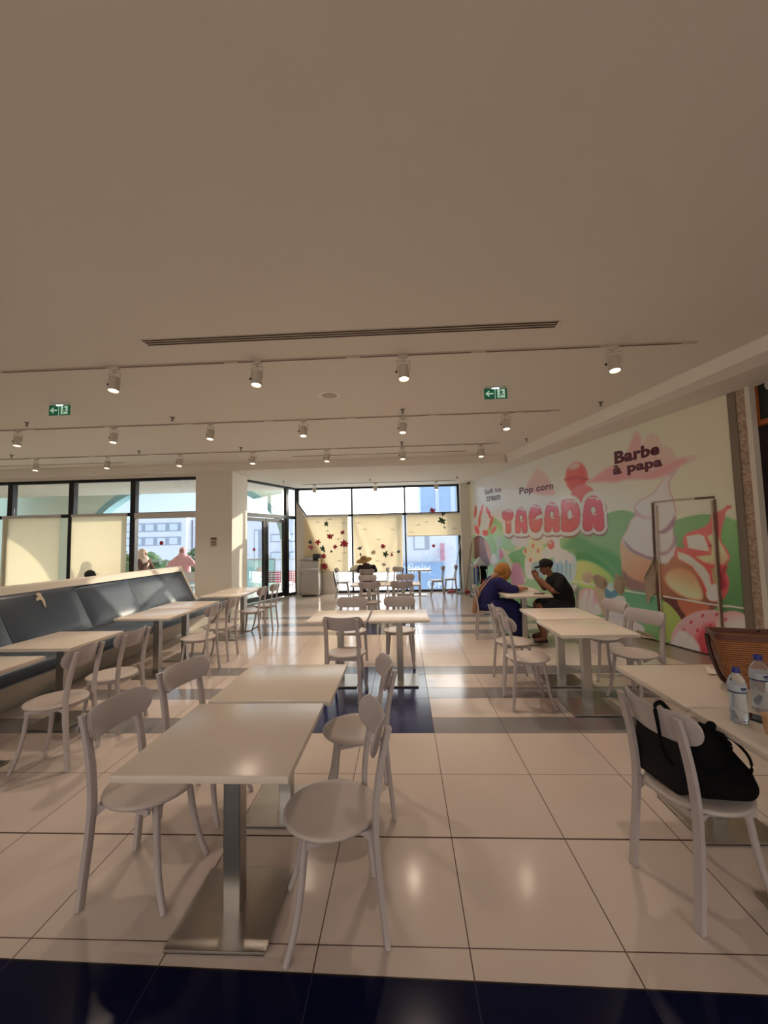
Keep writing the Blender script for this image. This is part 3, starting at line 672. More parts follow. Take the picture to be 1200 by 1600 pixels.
for a, b2 in zip(seams, seams[1:]):
    d = .02 if b2 <= 5.7 else 0
    bm = B(); bprof(bm, spline([(-4.40, .345), (-3.72, .345), (-3.665, .36), (-3.655, .43), (-3.70, .478), (-3.9, .486), (-4.35, .476)], 3, True), a+.004, b2-.004)
    obj('seat_cushion', bm, M_leather, r)
    bm = B(); N, K = 12, 10; grid = []
    for i in range(N+1):
        row = []
        for j in range(K+1):
            s, t = i/N, j/K; ed = min(1, 6*min(s, 1-s))**.5 if s*(1-s) > 0 else 0; et = min(1, 7*min(t, 1-t))**.5 if t*(1-t) > 0 else 0
            x = -4.43 + (-4.735+4.43)*t; z = .47+(1.058-.47)*t; off = .028*ed*et + d
            row.append(bm.verts.new((x+off*.89+4.2, a+.003+(b2-a-.006)*s-5.0, z+off*.45)))
        grid.append(row)
    bk = [[bm.verts.new((v.co.x-.05-d, v.co.y, v.co.z-.02)) for v in row] for row in grid]
    for i in range(N):
        for j in range(K): bm.faces.new((grid[i][j], grid[i+1][j], grid[i+1][j+1], grid[i][j+1])); bm.faces.new((bk[i][j], bk[i][j+1], bk[i+1][j+1], bk[i+1][j]))
    for i in range(N):
        bm.faces.new((grid[i][0], bk[i][0], bk[i+1][0], grid[i+1][0])); bm.faces.new((grid[i][K], grid[i+1][K], bk[i+1][K], bk[i][K]))
    for j in range(K):
        bm.faces.new((grid[0][j], grid[0][j+1], bk[0][j+1], bk[0][j])); bm.faces.new((grid[N][j], bk[N][j], bk[N][j+1], grid[N][j+1]))
    bmesh.ops.recalc_face_normals(bm, faces=bm.faces[:]); obj('back_cushion', bm, M_leather, r, smooth=True, ang=70)
# torn spot
def on_back(u, v, off=.03):
    n = np.array([.89, 0, .458]); p0 = np.array([-4.43, 0, .47]) + n*off
    d = ray(u, v); t = ((p0-CAMP) @ n)/(d @ n); return CAMP + d*t
pts = [(57, 927), (63, 926.5), (66, 932), (70, 938), (72, 949), (69, 944), (66, 938), (62, 937), (58, 938.5), (57, 934), (60, 932), (58, 930)]
bm = B(); vs = []
for q in spline(pts, 3, True):
    p = on_back(q[0], q[1], .058); vs.append(bm.verts.new((p[0]+4.2, p[1]-5, p[2])))
f = bm.faces.new(vs); ex_ = bmesh.ops.extrude_face_region(bm, geom=[f]); bmesh.ops.translate(bm, verts=[g for g in ex_['geom'] if isinstance(g, bmesh.types.BMVert)], vec=(-.012, 0, -.006))
o = obj('torn_patch', bm, mat('torn_foam', (206, 190, 165), .8), r); o['label'] = 'torn spot showing pale foam'

# ------------------------------------------------------------------ steel bin cabinet
r = empty('bin_cabinet', (-2.83, 12.42, 0)); tag(r, 'brushed steel waste bin cabinet standing by the far window beside the glass doors', 'bin')
bm = B(); box2(bm, (-.29, -.26, .04), (.29, .26, 1.06), bev=.035); obj('cabinet_body', bm, M_steel, r, smooth=True, ang=35)
bm = B(); box2(bm, (-.26, -.275, .08), (.25, -.258, .81), bev=.008); obj('door', bm, M_steel, r)
bm = B(); box2(bm, (-.27, -.270, .84), (.27, -.258, 1.03), bev=.008); obj('flap', bm, M_steel, r)
bm = B(); box2(bm, (-.245, -.285, .66), (-.225, -.270, .70), bev=.003); obj('lock', bm, M_dark, r)
bm = B(); box2(bm, (-.29, .22, 1.06), (.29, .26, 1.15), bev=.006); box2(bm, (-.29, -.26, 1.06), (-.26, .26, 1.11), bev=.006); box2(bm, (.26, -.26, 1.06), (.29, .26, 1.13), bev=.006); obj('rim', bm, M_steel, r)
bm = B(); box2(bm, (-.24, -.21, 0), (.24, .21, .04)); obj('plinth', bm, M_dark, r)
r = empty('black_box', (-2.66, 12.40, 1.06)); tag(r, 'small black box standing on top of the steel bin cabinet', 'box')
bm = B(); box2(bm, (-.10, -.09, 0), (.12, .09, .20), bev=.01); obj('box_body', bm, M_black, r)
bm = B(); box2(bm, (-.06, -.095, .10), (.06, -.088, .17)); obj('box_panel', bm, mat('box_panel', (50, 52, 60), .2), r)
bm = B(); box2(bm, (-.07, -.30, 0), (.07, -.12, .006)); 
# pale bag on far table
bm = B(); lathe(bm, [(.16, 0), (.19, .03), (.17, .09), (.10, .14), (.03, .165), (.001, .17)], (0, 0, 0), 18)
for v in bm.verts: v.co.x *= 1.15; v.co += Vector((random.uniform(-.012, .012), random.uniform(-.012, .012), 0))
o = obj('cloth_bag', bm, mat('pale_cloth', (205, 205, 180), .8), smooth=True); o.location = (-1.40, 12.1, .752); tag(o, 'crumpled pale cloth bag on the table beside the straw hat person', 'bag')
# ------------------------------------------------------------------ mural: a printed film on the right wall
S0, S1, Z0, Z1 = -.43, 7.34, 0.012, 3.375
KALB = 2.15
def lin(c):
    c = np.array(c, float)/255; return np.where(c <= .04045, c/12.92, ((c+.055)/1.055)**2.4)
_u = np.arange(741.0, 1170.0, 1.15)
ss = np.array([np.clip(onW(u, 840)[0], S0, S1) for u in _u]); ss[0] = S1; ss[-1] = S0
NZ = 330; zz = np.linspace(Z0, Z1, NZ); NS = len(ss)
SS, ZZ = np.meshgrid(ss, zz)
P3 = np.stack([WP[0]+WD[0]*SS+WN[0]*.004, WP[1]+WD[1]*SS+WN[1]*.004, ZZ], -1) - CAMP
_d = P3 @ CW; U = 600+FPX*(P3 @ CR)/_d; V = 800-FPX*(P3 @ CU)/_d
IMG = np.zeros(U.shape+(3,)); IMG[:] = lin((186, 176, 146))
def sdf(poly, cond):
    P = np.array(poly, float); u, v = U[cond], V[cond]; n = len(P)
    dmin = np.full(u.shape, 1e9); ins = np.zeros(u.shape, bool)
    for i in range(n):
        a, b2 = P[i], P[(i+1) % n]; ex, ey = b2-a; L2 = ex*ex+ey*ey+1e-9
        t = np.clip(((u-a[0])*ex+(v-a[1])*ey)/L2, 0, 1); dx = u-a[0]-t*ex; dy = v-a[1]-t*ey
        dmin = np.minimum(dmin, dx*dx+dy*dy)
        c = ((a[1] > v) != (b2[1] > v))
        if ey != 0: ins ^= c & (u < ex*(v-a[1])/(ey)+a[0])
    d = np.sqrt(dmin); return np.where(ins, -d, d)
def paint(poly, c1, c2=None, a=None, b2=None, soft=1.2, op=1.0, sm=True, grow=0, rim=None, rimw=6):
    """polygon in photo points, colour c1 (to c2 along a->b), soft edge, optional rim colour"""
    if sm: poly = spline(poly, 5, True)
    P = np.array(poly); pad = 2+soft+grow
    cond = (U > P[:, 0].min()-pad) & (U < P[:, 0].max()+pad) & (V > P[:, 1].min()-pad) & (V < P[:, 1].max()+pad)
    if not cond.any(): return
    d = sdf(poly, cond)-grow; al = np.clip(.5-d/soft, 0, 1)*op
    col = np.broadcast_to(lin(c1), d.shape+(3,)).copy()
    if c2 is not None:
        if a is None: a = (P[:, 0].mean(), P[:, 1].min()); b2 = (P[:, 0].mean(), P[:, 1].max())
        ax, ay = b2[0]-a[0], b2[1]-a[1]; t = np.clip(((U[cond]-a[0])*ax+(V[cond]-a[1])*ay)/(ax*ax+ay*ay), 0, 1)[:, None]
        col = col*(1-t)+lin(c2)*t
    if rim is not None:
        t = np.clip(1+d/rimw, 0, 1)[:, None]; col = col*(1-t)+lin(rim)*t
    IMG[cond] = IMG[cond]*(1-al[:, None])+col*al[:, None]
def ell(cx, cy, rx, ry, rot=0, n=28):
    c, s = math.cos(rot), math.sin(rot)
    return [(cx+rx*math.cos(t)*c-ry*math.sin(t)*s, cy+rx*math.cos(t)*s+ry*math.sin(t)*c) for t in [2*PI*k/n for k in range(n)]]
# sky tone
paint([(740, 700), (1180, 560), (1180, 830), (740, 850)], (176, 166, 146), (190, 184, 168), (1100, 650), (800, 830), sm=False)
# hills
paint([(738, 900), (740, 838), (752, 842), (770, 812), (778, 812), (800, 838), (815, 850), (850, 850), (885, 838), (905, 832), (930, 815), (950, 802), (968, 797), (985, 799), (1010, 810), (1040, 824), (1058, 812), (1085, 805), (1110, 804), (1140, 812), (1160, 826), (1185, 830), (1185, 1060), (1000, 1050), (740, 960)], (116, 158, 100), (92, 140, 88), (800, 830), (1100, 900), soft=2)
paint([(770, 818), (792, 838), (812, 850), (838, 852), (825, 862), (800, 862), (775, 850)], (130, 172, 128), soft=5)
paint([(1100, 812), (1165, 826), (1180, 960), (1130, 985), (1120, 880)], (96, 148, 84), (60, 110, 62), (1120, 830), (1150, 960), soft=6)
paint([(1158, 818), (1175, 822), (1185, 1020), (1166, 1010)], (46, 78, 44), soft=1)
paint([(900, 838), (930, 852), (965, 868), (985, 900), (975, 912), (950, 880), (915, 862), (880, 858)], (74, 136, 84), soft=8)
paint([(900, 862), (925, 866), (955, 888), (975, 920), (975, 945), (935, 900), (905, 882)], (58, 126, 72), (84, 150, 100), soft=6)
paint([(893, 905), (895, 882), (912, 876), (935, 884), (955, 900), (968, 925), (940, 925), (900, 912)], (166, 184, 96), (120, 164, 84), (905, 885), (960, 930), soft=5)
paint([(740, 848), (752, 846), (766, 860), (772, 885), (775, 905), (740, 905)], (120, 170, 124), soft=4)
# paths and slopes on the far end
paint([(783, 858), (800, 862), (812, 852), (836, 852), (850, 855), (835, 862), (822, 870), (812, 878), (790, 862)], (196, 192, 140), soft=2)
paint([(784, 858), (790, 862), (805, 888), (822, 905), (816, 908), (798, 890)], (206, 200, 150), soft=1.5)
paint([(812, 858), (822, 856), (822, 902), (806, 882), (795, 866)], (92, 154, 96), soft=2)
paint([(800, 842), (826, 838), (836, 850), (826, 853), (806, 853)], (190, 182, 178), soft=3)
# balloon
paint(ell(901, 746, 18, 25), (192, 84, 88), (158, 50, 60), (890, 722), (910, 775), rim=(196, 100, 100), rimw=5)
paint(ell(911, 775, 19, 18), (196, 92, 96), (170, 56, 66), soft=2)
paint(ell(897, 728, 9, 5, -.3), (226, 160, 158), soft=5, op=.8)
paint([(882, 747), (904, 744), (922, 748), (920, 752), (902, 749), (884, 752)], (150, 48, 58), soft=2, op=.7)
# clouds
paint([(915, 757), (930, 742), (950, 728), (968, 722), (978, 706), (985, 688), (992, 673), (1000, 676), (1004, 690), (1016, 677), (1028, 680), (1036, 694), (1052, 702), (1058, 714), (1075, 712), (1090, 711), (1086, 720), (1066, 729), (1048, 742), (1022, 750), (985, 748), (960, 756), (940, 752)], (190, 150, 140), (204, 128, 130), (1010, 690), (985, 750), soft=3, rim=(190, 156, 146), rimw=5)
paint([(922, 754), (945, 740), (968, 734), (1000, 744), (1040, 728), (1060, 718), (1072, 720), (1045, 738), (1010, 748), (975, 750), (952, 752)], (206, 118, 124), soft=7, op=.85)
paint([(985, 700), (992, 680), (1000, 682), (1000, 700), (990, 716), (978, 716)], (210, 128, 132), soft=5, op=.8)
paint([(822, 765), (828, 748), (838, 732), (846, 734), (856, 744), (862, 760), (868, 772), (845, 774)], (196, 152, 146), (206, 128, 132), soft=4)
paint([(755, 790), (762, 762), (768, 752), (774, 765), (784, 780), (776, 792)], (206, 180, 168), soft=4, op=.6)
# strawberries at the far end
for cx, cy, rx, ry, rt in ((743, 799, 2, 10, .1), (753, 796, 2.4, 9, .25), (763, 801, 3, 10, -.35), (749.5, 813, 2.2, 12, .1), (767.5, 816, 2.4, 11, .25), (745.5, 828, 3.2, 8, -.3), (758.5, 832, 4.5, 6, 0), (771.5, 828, 3, 7, .6)):
    paint(ell(cx, cy, rx, ry, rt), (196, 62, 58), (172, 40, 48), soft=1.5)
paint([(752, 806), (758, 800), (764, 808), (762, 826), (754, 826)], (224, 214, 170), soft=2)
paint(ell(753, 862, 13, 26, -.25), (104, 62, 54), (70, 40, 38), (758, 840), (748, 885), rim=(70, 42, 40), rimw=4)
paint([(757, 842), (766, 858), (768, 880), (763, 872)], (156, 112, 96), soft=3)
paint([(744, 880), (755, 878), (754, 902), (744, 902)], (196, 70, 90), soft=2)
paint([(780, 836), (783, 846), (782, 852), (777, 845)], (150, 160, 168), soft=1.5)
paint(ell(782, 866, 4.5, 8, -.1), (206, 110, 136), (186, 70, 110)); paint([(777, 875), (777, 850), (780, 846), (780, 875)], (150, 158, 170), soft=1)
paint(ell(772, 876, 4, 10), (200, 204, 216), soft=3)
paint([(800, 884), (812, 882), (820, 910), (800, 912)], (206, 120, 150), soft=3)
# cupcakes
paint([(822, 868), (838, 862), (852, 874), (852, 902), (824, 902)], (200, 186, 160), soft=1.5)
for cx, cy, r_ in ((822, 862, 5), (830, 852, 6), (838, 862, 7), (833, 842, 5), (843, 852, 6), (828, 868, 6), (846, 862, 5), (836, 872, 6), (843, 868, 5)): paint(ell(cx, cy, r_, r_*1.1), (226, 208, 160), (206, 182, 124), rim=(196, 172, 116), rimw=3)
for cx, cy in ((821, 861), (833, 853), (841, 861), (829, 875)): paint(ell(cx, cy, 2.2, 4), (206, 72, 72))
paint([(832, 880), (852, 878), (850, 905), (834, 905)], (120, 146, 150), (80, 110, 118), soft=1.5)
paint([(866, 868), (898, 868), (896, 908), (868, 908)], (118, 152, 186), (150, 180, 204), (870, 870), (896, 870), soft=1.5)
for x in (871, 877, 884, 890): paint([(x, 878), (x+1.6, 878), (x+1.2, 906), (x+.4, 906)], (84, 118, 156), soft=1)
paint([(846, 866), (852, 856), (862, 848), (868, 838), (874, 842), (876, 856), (888, 862), (896, 874), (890, 880), (884, 872), (880, 882), (876, 874), (870, 880), (864, 870), (852, 876)], (216, 210, 208), (190, 184, 190), (865, 840), (880, 878), rim=(230, 226, 222), rimw=3)
paint([(852, 868), (868, 862), (880, 868), (868, 867)], (176, 168, 176), soft=2); paint(ell(861, 851, 5.5, 7.5), (214, 70, 76), (176, 40, 52), rim=(160, 36, 50), rimw=2); paint(ell(859.5, 848, 1.6, 2), (240, 190, 190))
# soft ice in the big cone
paint([(970, 846), (985, 858), (1010, 872), (1030, 876), (1032, 925), (1010, 925), (990, 920), (976, 914), (972, 890)], (196, 146, 112), (150, 104, 84), (985, 860), (1020, 925), soft=1.5)
paint([(973, 890), (985, 902), (1012, 914), (1022, 925), (1000, 926), (976, 914)], (120, 90, 88), soft=4)
paint([(1059, 733), (1046, 740), (1031, 755), (1021, 768), (1010, 776), (996, 784), (991, 794), (992, 805), (985, 812), (980, 826), (974, 836), (971, 846), (980, 858), (1000, 869), (1020, 876), (1036, 881), (1048, 878), (1056, 862), (1057, 848), (1053, 835), (1053, 812), (1057, 800), (1054, 784), (1048, 766), (1048, 750)], (178, 160, 162), (196, 184, 184), (1040, 740), (1000, 870), soft=1.5, rim=(150, 130, 136), rimw=4)
paint([(974, 842), (990, 858), (1012, 868), (1022, 870), (1022, 876), (1000, 869), (982, 858)], (132, 112, 126), soft=3)
paint([(1056, 806), (1040, 824), (1028, 832), (1040, 834), (1054, 820)], (122, 98, 112), soft=4, op=.9)
paint([(1056, 836), (1044, 858), (1026, 864), (1040, 868), (1056, 852)], (126, 102, 116), soft=5, op=.8)
paint([(993, 796), (1008, 806), (1024, 808), (1008, 812), (993, 806)], (150, 132, 140), soft=4, op=.7)
paint([(1044, 745), (1036, 760), (1040, 785), (1030, 790), (1028, 768)], (206, 186, 182), soft=6, op=.8)
paint([(984, 836), (1000, 852), (1020, 858), (1018, 848), (1000, 838)], (222, 216, 218), soft=8, op=.8)
# big brown cone
paint([(1030, 884), (1042, 882), (1055, 868), (1080, 880), (1102, 900), (1112, 935), (1122, 945), (1105, 960), (1070, 972), (1046, 945), (1030, 925)], (150, 96, 70), (110, 66, 52), (1040, 890), (1080, 970), soft=2)
paint([(1040, 900), (1056, 888), (1080, 892), (1094, 915), (1096, 936), (1070, 932), (1046, 916)], (206, 178, 134), (172, 120, 84), (1062, 925), (1075, 890), soft=6)
paint([(1034, 935), (1050, 935), (1085, 955), (1072, 972)], (84, 46, 40), soft=4)
paint([(1060, 938), (1108, 946), (1092, 962), (1076, 966)], (160, 92, 66), soft=3)
paint([(1036, 940), (1066, 972), (1048, 1000), (1038, 1000)], (136, 156, 76), soft=1.5)
# strawberry wafer shape
paint([(1143, 790), (1136, 790), (1128, 797), (1112, 803), (1108, 816), (1097, 825), (1078, 831), (1069, 838), (1067, 848), (1070, 856), (1057, 856), (1056, 872), (1078, 884), (1094, 908), (1102, 930), (1112, 940), (1128, 938), (1138, 922), (1139, 905), (1134, 892), (1136, 880), (1141, 872), (1136, 858), (1128, 846), (1127, 832), (1132, 812), (1135, 799), (1143, 794)], (196, 84, 84), (170, 56, 62), (1120, 800), (1110, 940), soft=1.5)
paint([(1073, 838), (1092, 835), (1100, 838), (1108, 861), (1092, 859), (1076, 856)], (214, 202, 162), sm=False, soft=2)
paint([(1059, 862), (1078, 869), (1100, 886), (1108, 898), (1112, 920), (1107, 926), (1097, 905), (1082, 884), (1060, 872)], (216, 190, 160), sm=False, soft=4)
paint([(1088, 870), (1112, 867), (1113, 852), (1106, 838), (1118, 832), (1126, 848), (1134, 862), (1139, 872), (1130, 882), (1114, 882), (1100, 878)], (206, 190, 130), (186, 140, 108), (1112, 850), (1130, 880), sm=False, soft=3)
paint([(1104, 926), (1116, 912), (1126, 920), (1126, 936), (1110, 938)], (206, 190, 178), soft=3)
paint([(1112, 890), (1122, 888), (1124, 905), (1116, 912)], (150, 130, 90), soft=3); paint(ell(1110, 852.5, 2.4, 1.2), (30, 20, 20))
paint([(1130, 886), (1138, 884), (1132, 900), (1136, 915), (1128, 920), (1126, 900)], (140, 36, 52), soft=4)
# donuts low
paint(ell(1108, 1006, 60, 53), (206, 140, 146), (170, 60, 76), (1080, 960), (1110, 1030), soft=2, rim=(200, 140, 148), rimw=7)
paint([(1086, 1000), (1105, 975), (1130, 985), (1140, 1030), (1090, 1025)], (176, 36, 60), (140, 30, 50), soft=10, op=.85)
paint(ell(1145, 975, 26, 20), (206, 120, 124), (214, 186, 176), (1140, 955), (1150, 990), soft=3)
for cx, cy in ((1068, 985), (1080, 972), (1098, 962), (1110, 978), (1060, 1003), (1090, 985), (1120, 960), (1076, 996), (1134, 968)): paint(ell(cx, cy, 2, 3.4, .5), (158, 40, 64), soft=1.5)
paint([(1050, 1005), (1062, 985), (1078, 992), (1092, 1008), (1090, 1022), (1060, 1012)], (190, 176, 180), soft=5, op=.85)
# sweets behind the chairs
paint([(905, 948), (908, 924), (920, 920), (932, 926), (938, 950), (925, 962), (910, 958)], (214, 120, 142), (206, 170, 176), (925, 925), (910, 955), soft=2)
paint([(913, 926), (918, 924), (914, 950), (908, 950)], (226, 206, 208), soft=2); paint([(923, 924), (927, 926), (924, 950), (919, 950)], (226, 206, 208), soft=2)
paint(ell(967, 955, 20, 24), (196, 184, 190), (140, 150, 166), (960, 932), (970, 982), soft=2)
paint([(946, 918), (962, 920), (964, 932), (948, 934)], (60, 110, 140), soft=1.5); paint(ell(955, 917, 6, 7), (136, 176, 190), soft=2)
paint([(925, 968), (960, 966), (1000, 975), (1000, 990), (930, 985)], (192, 166, 180), soft=3)
paint([(978, 924), (1028, 932), (1030, 965), (1000, 975), (985, 955)], (70, 136, 96), (88, 150, 110), soft=3)
# film seams and torn spots
paint([(895, 906.5), (950, 917), (1030, 931.5), (1030, 933), (950, 919), (895, 908.5)], (222, 210, 190), sm=False, soft=.8)
paint([(1036, 930.5), (1118, 944), (1163, 949), (1163, 951), (1118, 946.5), (1036, 932.5)], (224, 204, 176), sm=False, soft=.8)
for pl in ([(962, 896), (966, 898), (977, 908), (976, 926), (970, 930), (961, 920)], [(910, 898), (917, 892), (925, 896), (926, 906), (918, 912), (910, 906)],
           [(926, 900), (935, 897), (948, 904), (950, 914), (944, 922), (946, 940), (952, 966), (942, 962), (936, 942), (928, 925), (930, 914)],
           [(1024, 862), (1021, 880), (1012, 895), (1006, 905), (1010, 925), (1013, 945), (1018, 928), (1026, 926), (1029, 905), (1027, 880)]):
    paint(pl, (166, 148, 124), (150, 132, 110), soft=1.0, sm=False)
paint([(927, 950), (934, 944), (940, 958), (930, 960)], (190, 186, 182), soft=2)
# shop name in bubble letters
def blobs(fn):
    """signed distance built by fn(u,v) on the letters' window"""
    cond = (U > 775) & (U < 960) & (V > 755) & (V < 850); return cond, fn(U[cond], V[cond])
def e_(u, v, cx, cy, rx, ry, p=2.0):
    q = (np.abs((u-cx)/rx)**p+np.abs((v-cy)/ry)**p)**(1/p); return (q-1)*min(rx, ry)
def cap_(u, v, a, b2, r0, r1=None):
    r1 = r0 if r1 is None else r1
    ex, ey = b2[0]-a[0], b2[1]-a[1]; t = np.clip(((u-a[0])*ex+(v-a[1])*ey)/(ex*ex+ey*ey), 0, 1)
    return np.hypot(u-a[0]-t*ex, v-a[1]-t*ey)-(r0+(r1-r0)*t)
def A_(x0, x1, y0, y1):
    cx = (x0+x1)/2; w = (x1-x0)/2; h = y1-y0
    def fn(u, v):
        top = e_(u, v, cx-.02*w, y0+h*.45, w*.90, h*.45, 2.2); l = cap_(u, v, (x0+w*.50, y0+h*.50), (x0+w*.48, y1-w*.48), w*.46, w*.48); rr = cap_(u, v, (x1-w*.50, y0+h*.50), (x1-w*.48, y1-w*.48), w*.46, w*.48)
        d = np.minimum(top, np.minimum(l, rr)); hole = e_(u, v, cx-.03*w, y0+h*.40, w*.20, h*.085); return d, hole
    return fn
def solid(f): return lambda u, v: (f(u, v), np.full(u.shape, 99.0))
letters = [(solid(lambda u, v: np.minimum(e_(u, v, 793.5, 805, 9.3, 9.2, 2.3), cap_(u, v, (794, 812), (794.5, 830), 4.6, 4.8))), 784, 804, 795, 835), (A_(804.5, 824.7, 792, 834), 804.5, 824.7, 792, 834),
           (lambda u, v: (np.minimum(np.maximum(e_(u, v, 837, 810.5, 11, 22.5, 2.3), -cap_(u, v, (840.5, 808.5), (856, 803.5), 2.6, 3.6)), cap_(u, v, (841, 816), (845.5, 817), 3.6, 3.4)), np.full(u.shape, 99.0)), 826, 848, 788, 833),
           (A_(850, 875.7, 784.5, 832.6), 850, 875.7, 784.5, 832.6), (lambda u, v: (np.minimum(np.maximum(e_(u, v, 888, 805.5, 19.0, 26.3, 2.4), 880.0-u), cap_(u, v, (881.5, 784.5), (881.5, 826), 4.6, 5.2)), e_(u, v, 890.5, 804, 3.4, 7.0)), 877, 907, 779, 831.7), (A_(910, 945, 774, 831), 910, 945, 774, 831)]
cond, _ = blobs(lambda u, v: u); u_, v_ = U[cond], V[cond]; base = IMG[cond]
alld = np.full(u_.shape, 1e9)
for fn, *bb in letters: alld = np.minimum(alld, fn(u_, v_)[0])
shd = np.full(u_.shape, 1e9)
for fn, *bb in letters: shd = np.minimum(shd, fn(u_-1.3, v_-3.0)[0])
def over(basec, colr, al): return basec*(1-al[:, None])+np.broadcast_to(colr, basec.shape)*al[:, None]
base = over(base, lin((112, 62, 66)), np.clip(.5-(shd-4.3)/1.2, 0, 1)*.9)
base = over(base, lin((214, 204, 200)), np.clip(.5-(alld-4.0)/1.0, 0, 1))
for fn, x0, x1, yy0, yy1 in letters:
    d, hole = fn(u_, v_); dd = np.maximum(d, -hole)
    t = np.clip((v_-yy0)/(yy1-yy0), 0, 1)[:, None]
    c = lin((204, 72, 98))*(1-t)+lin((170, 44, 50))*t
    e2 = np.clip(1+dd/2.2, 0, 1)[:, None]; c = c*(1-e2)+lin((136, 36, 56))*e2
    base = base*(1-np.clip(.5-dd/.9, 0, 1)[:, None])+c*np.clip(.5-dd/.9, 0, 1)[:, None]
    cx = (x0+x1)/2; w = (x1-x0)/2
    for dx, dy, rx, ry in ((-.1, .05, .38, .018), (.38, .09, .14, .03), (.05, .50, .2, .014)):
        hl = e_(u_, v_, cx+dx*w, yy0+dy*(yy1-yy0)+1, rx*w, max(.9, ry*(yy1-yy0))); base = over(base, lin((236, 196, 200)), np.clip(.5-hl/1.0, 0, 1)*(dd < -.2)*.85)
    if w > 0 and fn.__name__ == 'fn':
        nt_ = np.abs(u_-cx)/.6; base = over(base, lin((226, 180, 186)), (np.clip(1.2-nt_, 0, 1))*((v_ > yy0+.80*(yy1-yy0)) & (dd < 1)))
IMG[cond] = base
_g = IMG.mean(-1, keepdims=True); IMG = IMG*.86+_g*.14*np.array([1.0, .98, 1.0]); ALB = np.clip(IMG*KALB, 0, .86)
me = bpy.data.meshes.new('printed_film')
co = np.stack([WP[0]+WD[0]*SS+WN[0]*.006, WP[1]+WD[1]*SS+WN[1]*.006, ZZ], -1).reshape(-1, 3)
mo = np.array([wpt(3, 0)[0], wpt(3, 0)[1], 0.0])
idx = np.arange(NZ*NS).reshape(NZ, NS)
q = np.stack([idx[:-1, :-1], idx[:-1, 1:], idx[1:, 1:], idx[1:, :-1]], -1).reshape(-1, 4)
q = q[:, ::-1] if True else q
me.vertices.add(len(co)); me.vertices.foreach_set('co', (co-mo).astype(np.float32).ravel())
me.loops.add(q.size); me.loops.foreach_set('vertex_index', q.astype(np.int32).ravel())
me.polygons.add(len(q)); me.polygons.foreach_set('loop_start', np.arange(0, q.size, 4, dtype=np.int32)); me.polygons.foreach_set('loop_total', np.full(len(q), 4, dtype=np.int32))
me.update(calc_edges=True)
ca = me.color_attributes.new('print', 'FLOAT_COLOR', 'POINT'); ca.data.foreach_set('color', np.concatenate([ALB.reshape(-1, 3), np.ones((NZ*NS, 1))], 1).astype(np.float32).ravel())
mm = bpy.data.materials.new('printed_film'); mm.use_nodes = True; nt = mm.node_tree; b = nt.nodes['Principled BSDF']; at = nt.nodes.new('ShaderNodeVertexColor'); at.layer_name = 'print'
nt.links.new(at.outputs[0], b.inputs['Base Color']); b.inputs['Roughness'].default_value = .16; b.inputs['Specular IOR Level'].default_value = .6
nz = nt.nodes.new('ShaderNodeTexNoise'); nz.inputs['Scale'].default_value = 1.6; tc = nt.nodes.new('ShaderNodeTexCoord'); nt.links.new(tc.outputs['Object'], nz.inputs['Vector'])
bp = nt.nodes.new('ShaderNodeBump'); bp.inputs['Strength'].default_value = .15; bp.inputs['Distance'].default_value = .02; nt.links.new(nz.outputs['Fac'], bp.inputs['Height']); nt.links.new(bp.outputs[0], b.inputs['Normal'])
mural = empty('wall_mural', tuple(mo)); tag(mural, 'huge printed ice cream and sweets mural covering the slanting wall', 'mural')
obj('printed_film', me, mm, mural)
bm = B()
for u in ():
    pass
tube(bm, [tuple(np.array(wpt(s, .010, .008))-mo) for s in (S0, 2.5, S1)], .008, n=6); obj('bottom_edge', bm, mat('film_edge', (60, 44, 36), .6), mural)
# lettering set as real shapes on the film
def lettering(lines, quad, rgb, bold=.02, name='lettering', off=.009, ls=.95):
    cu = bpy.data.curves.new('lettering', 'FONT'); cu.body = lines; cu.offset = bold; cu.space_line = ls; cu.align_x = 'LEFT'; cu.resolution_u = 4; cu.space_character = 1.05
    to = bpy.data.objects.new('tmp', cu); COL.objects.link(to); bpy.context.view_layer.update()
    m2 = bpy.data.meshes.new_from_object(to.evaluated_get(bpy.context.evaluated_depsgraph_get())); bpy.data.objects.remove(to)
    xs_ = [v.co.x for v in m2.vertices]; ys_ = [v.co.y for v in m2.vertices]; x0, x1, y0_, y1_ = min(xs_), max(xs_), min(ys_), max(ys_)
    tl, tr, br, bl = [np.array(q, float) for q in quad]
    for v in m2.vertices:
        s, t = (v.co.x-x0)/(x1-x0), (y1_-v.co.y)/(y1_-y0_); p = (tl*(1-s)+tr*s)*(1-t)+(bl*(1-s)+br*s)*t
        w = wpt(*onW(*p), off); v.co = (w[0]-mo[0], w[1]-mo[1], w[2])
    return obj(name, m2, mat('ink_%d_%d_%d' % rgb, rgb, .4), mural)
lettering('Barbe', [(960, 706), (1031, 691), (1031, 710), (961, 726)], (98, 40, 56), .045)
lettering('à papa', [(958, 728), (1035, 713), (1036, 733), (959, 747)], (98, 40, 56), .045)
lettering('Pop corn', [(812, 762), (865, 753), (865, 767), (812, 776)], (112, 70, 88), .03)
lettering('Soft Ice', [(757.5, 765), (783.5, 760), (783.5, 768), (758, 773)], (130, 100, 120), .03)
lettering('cream', [(760, 776), (782, 773), (782, 781), (760.5, 783.5)], (130, 100, 120), .03)

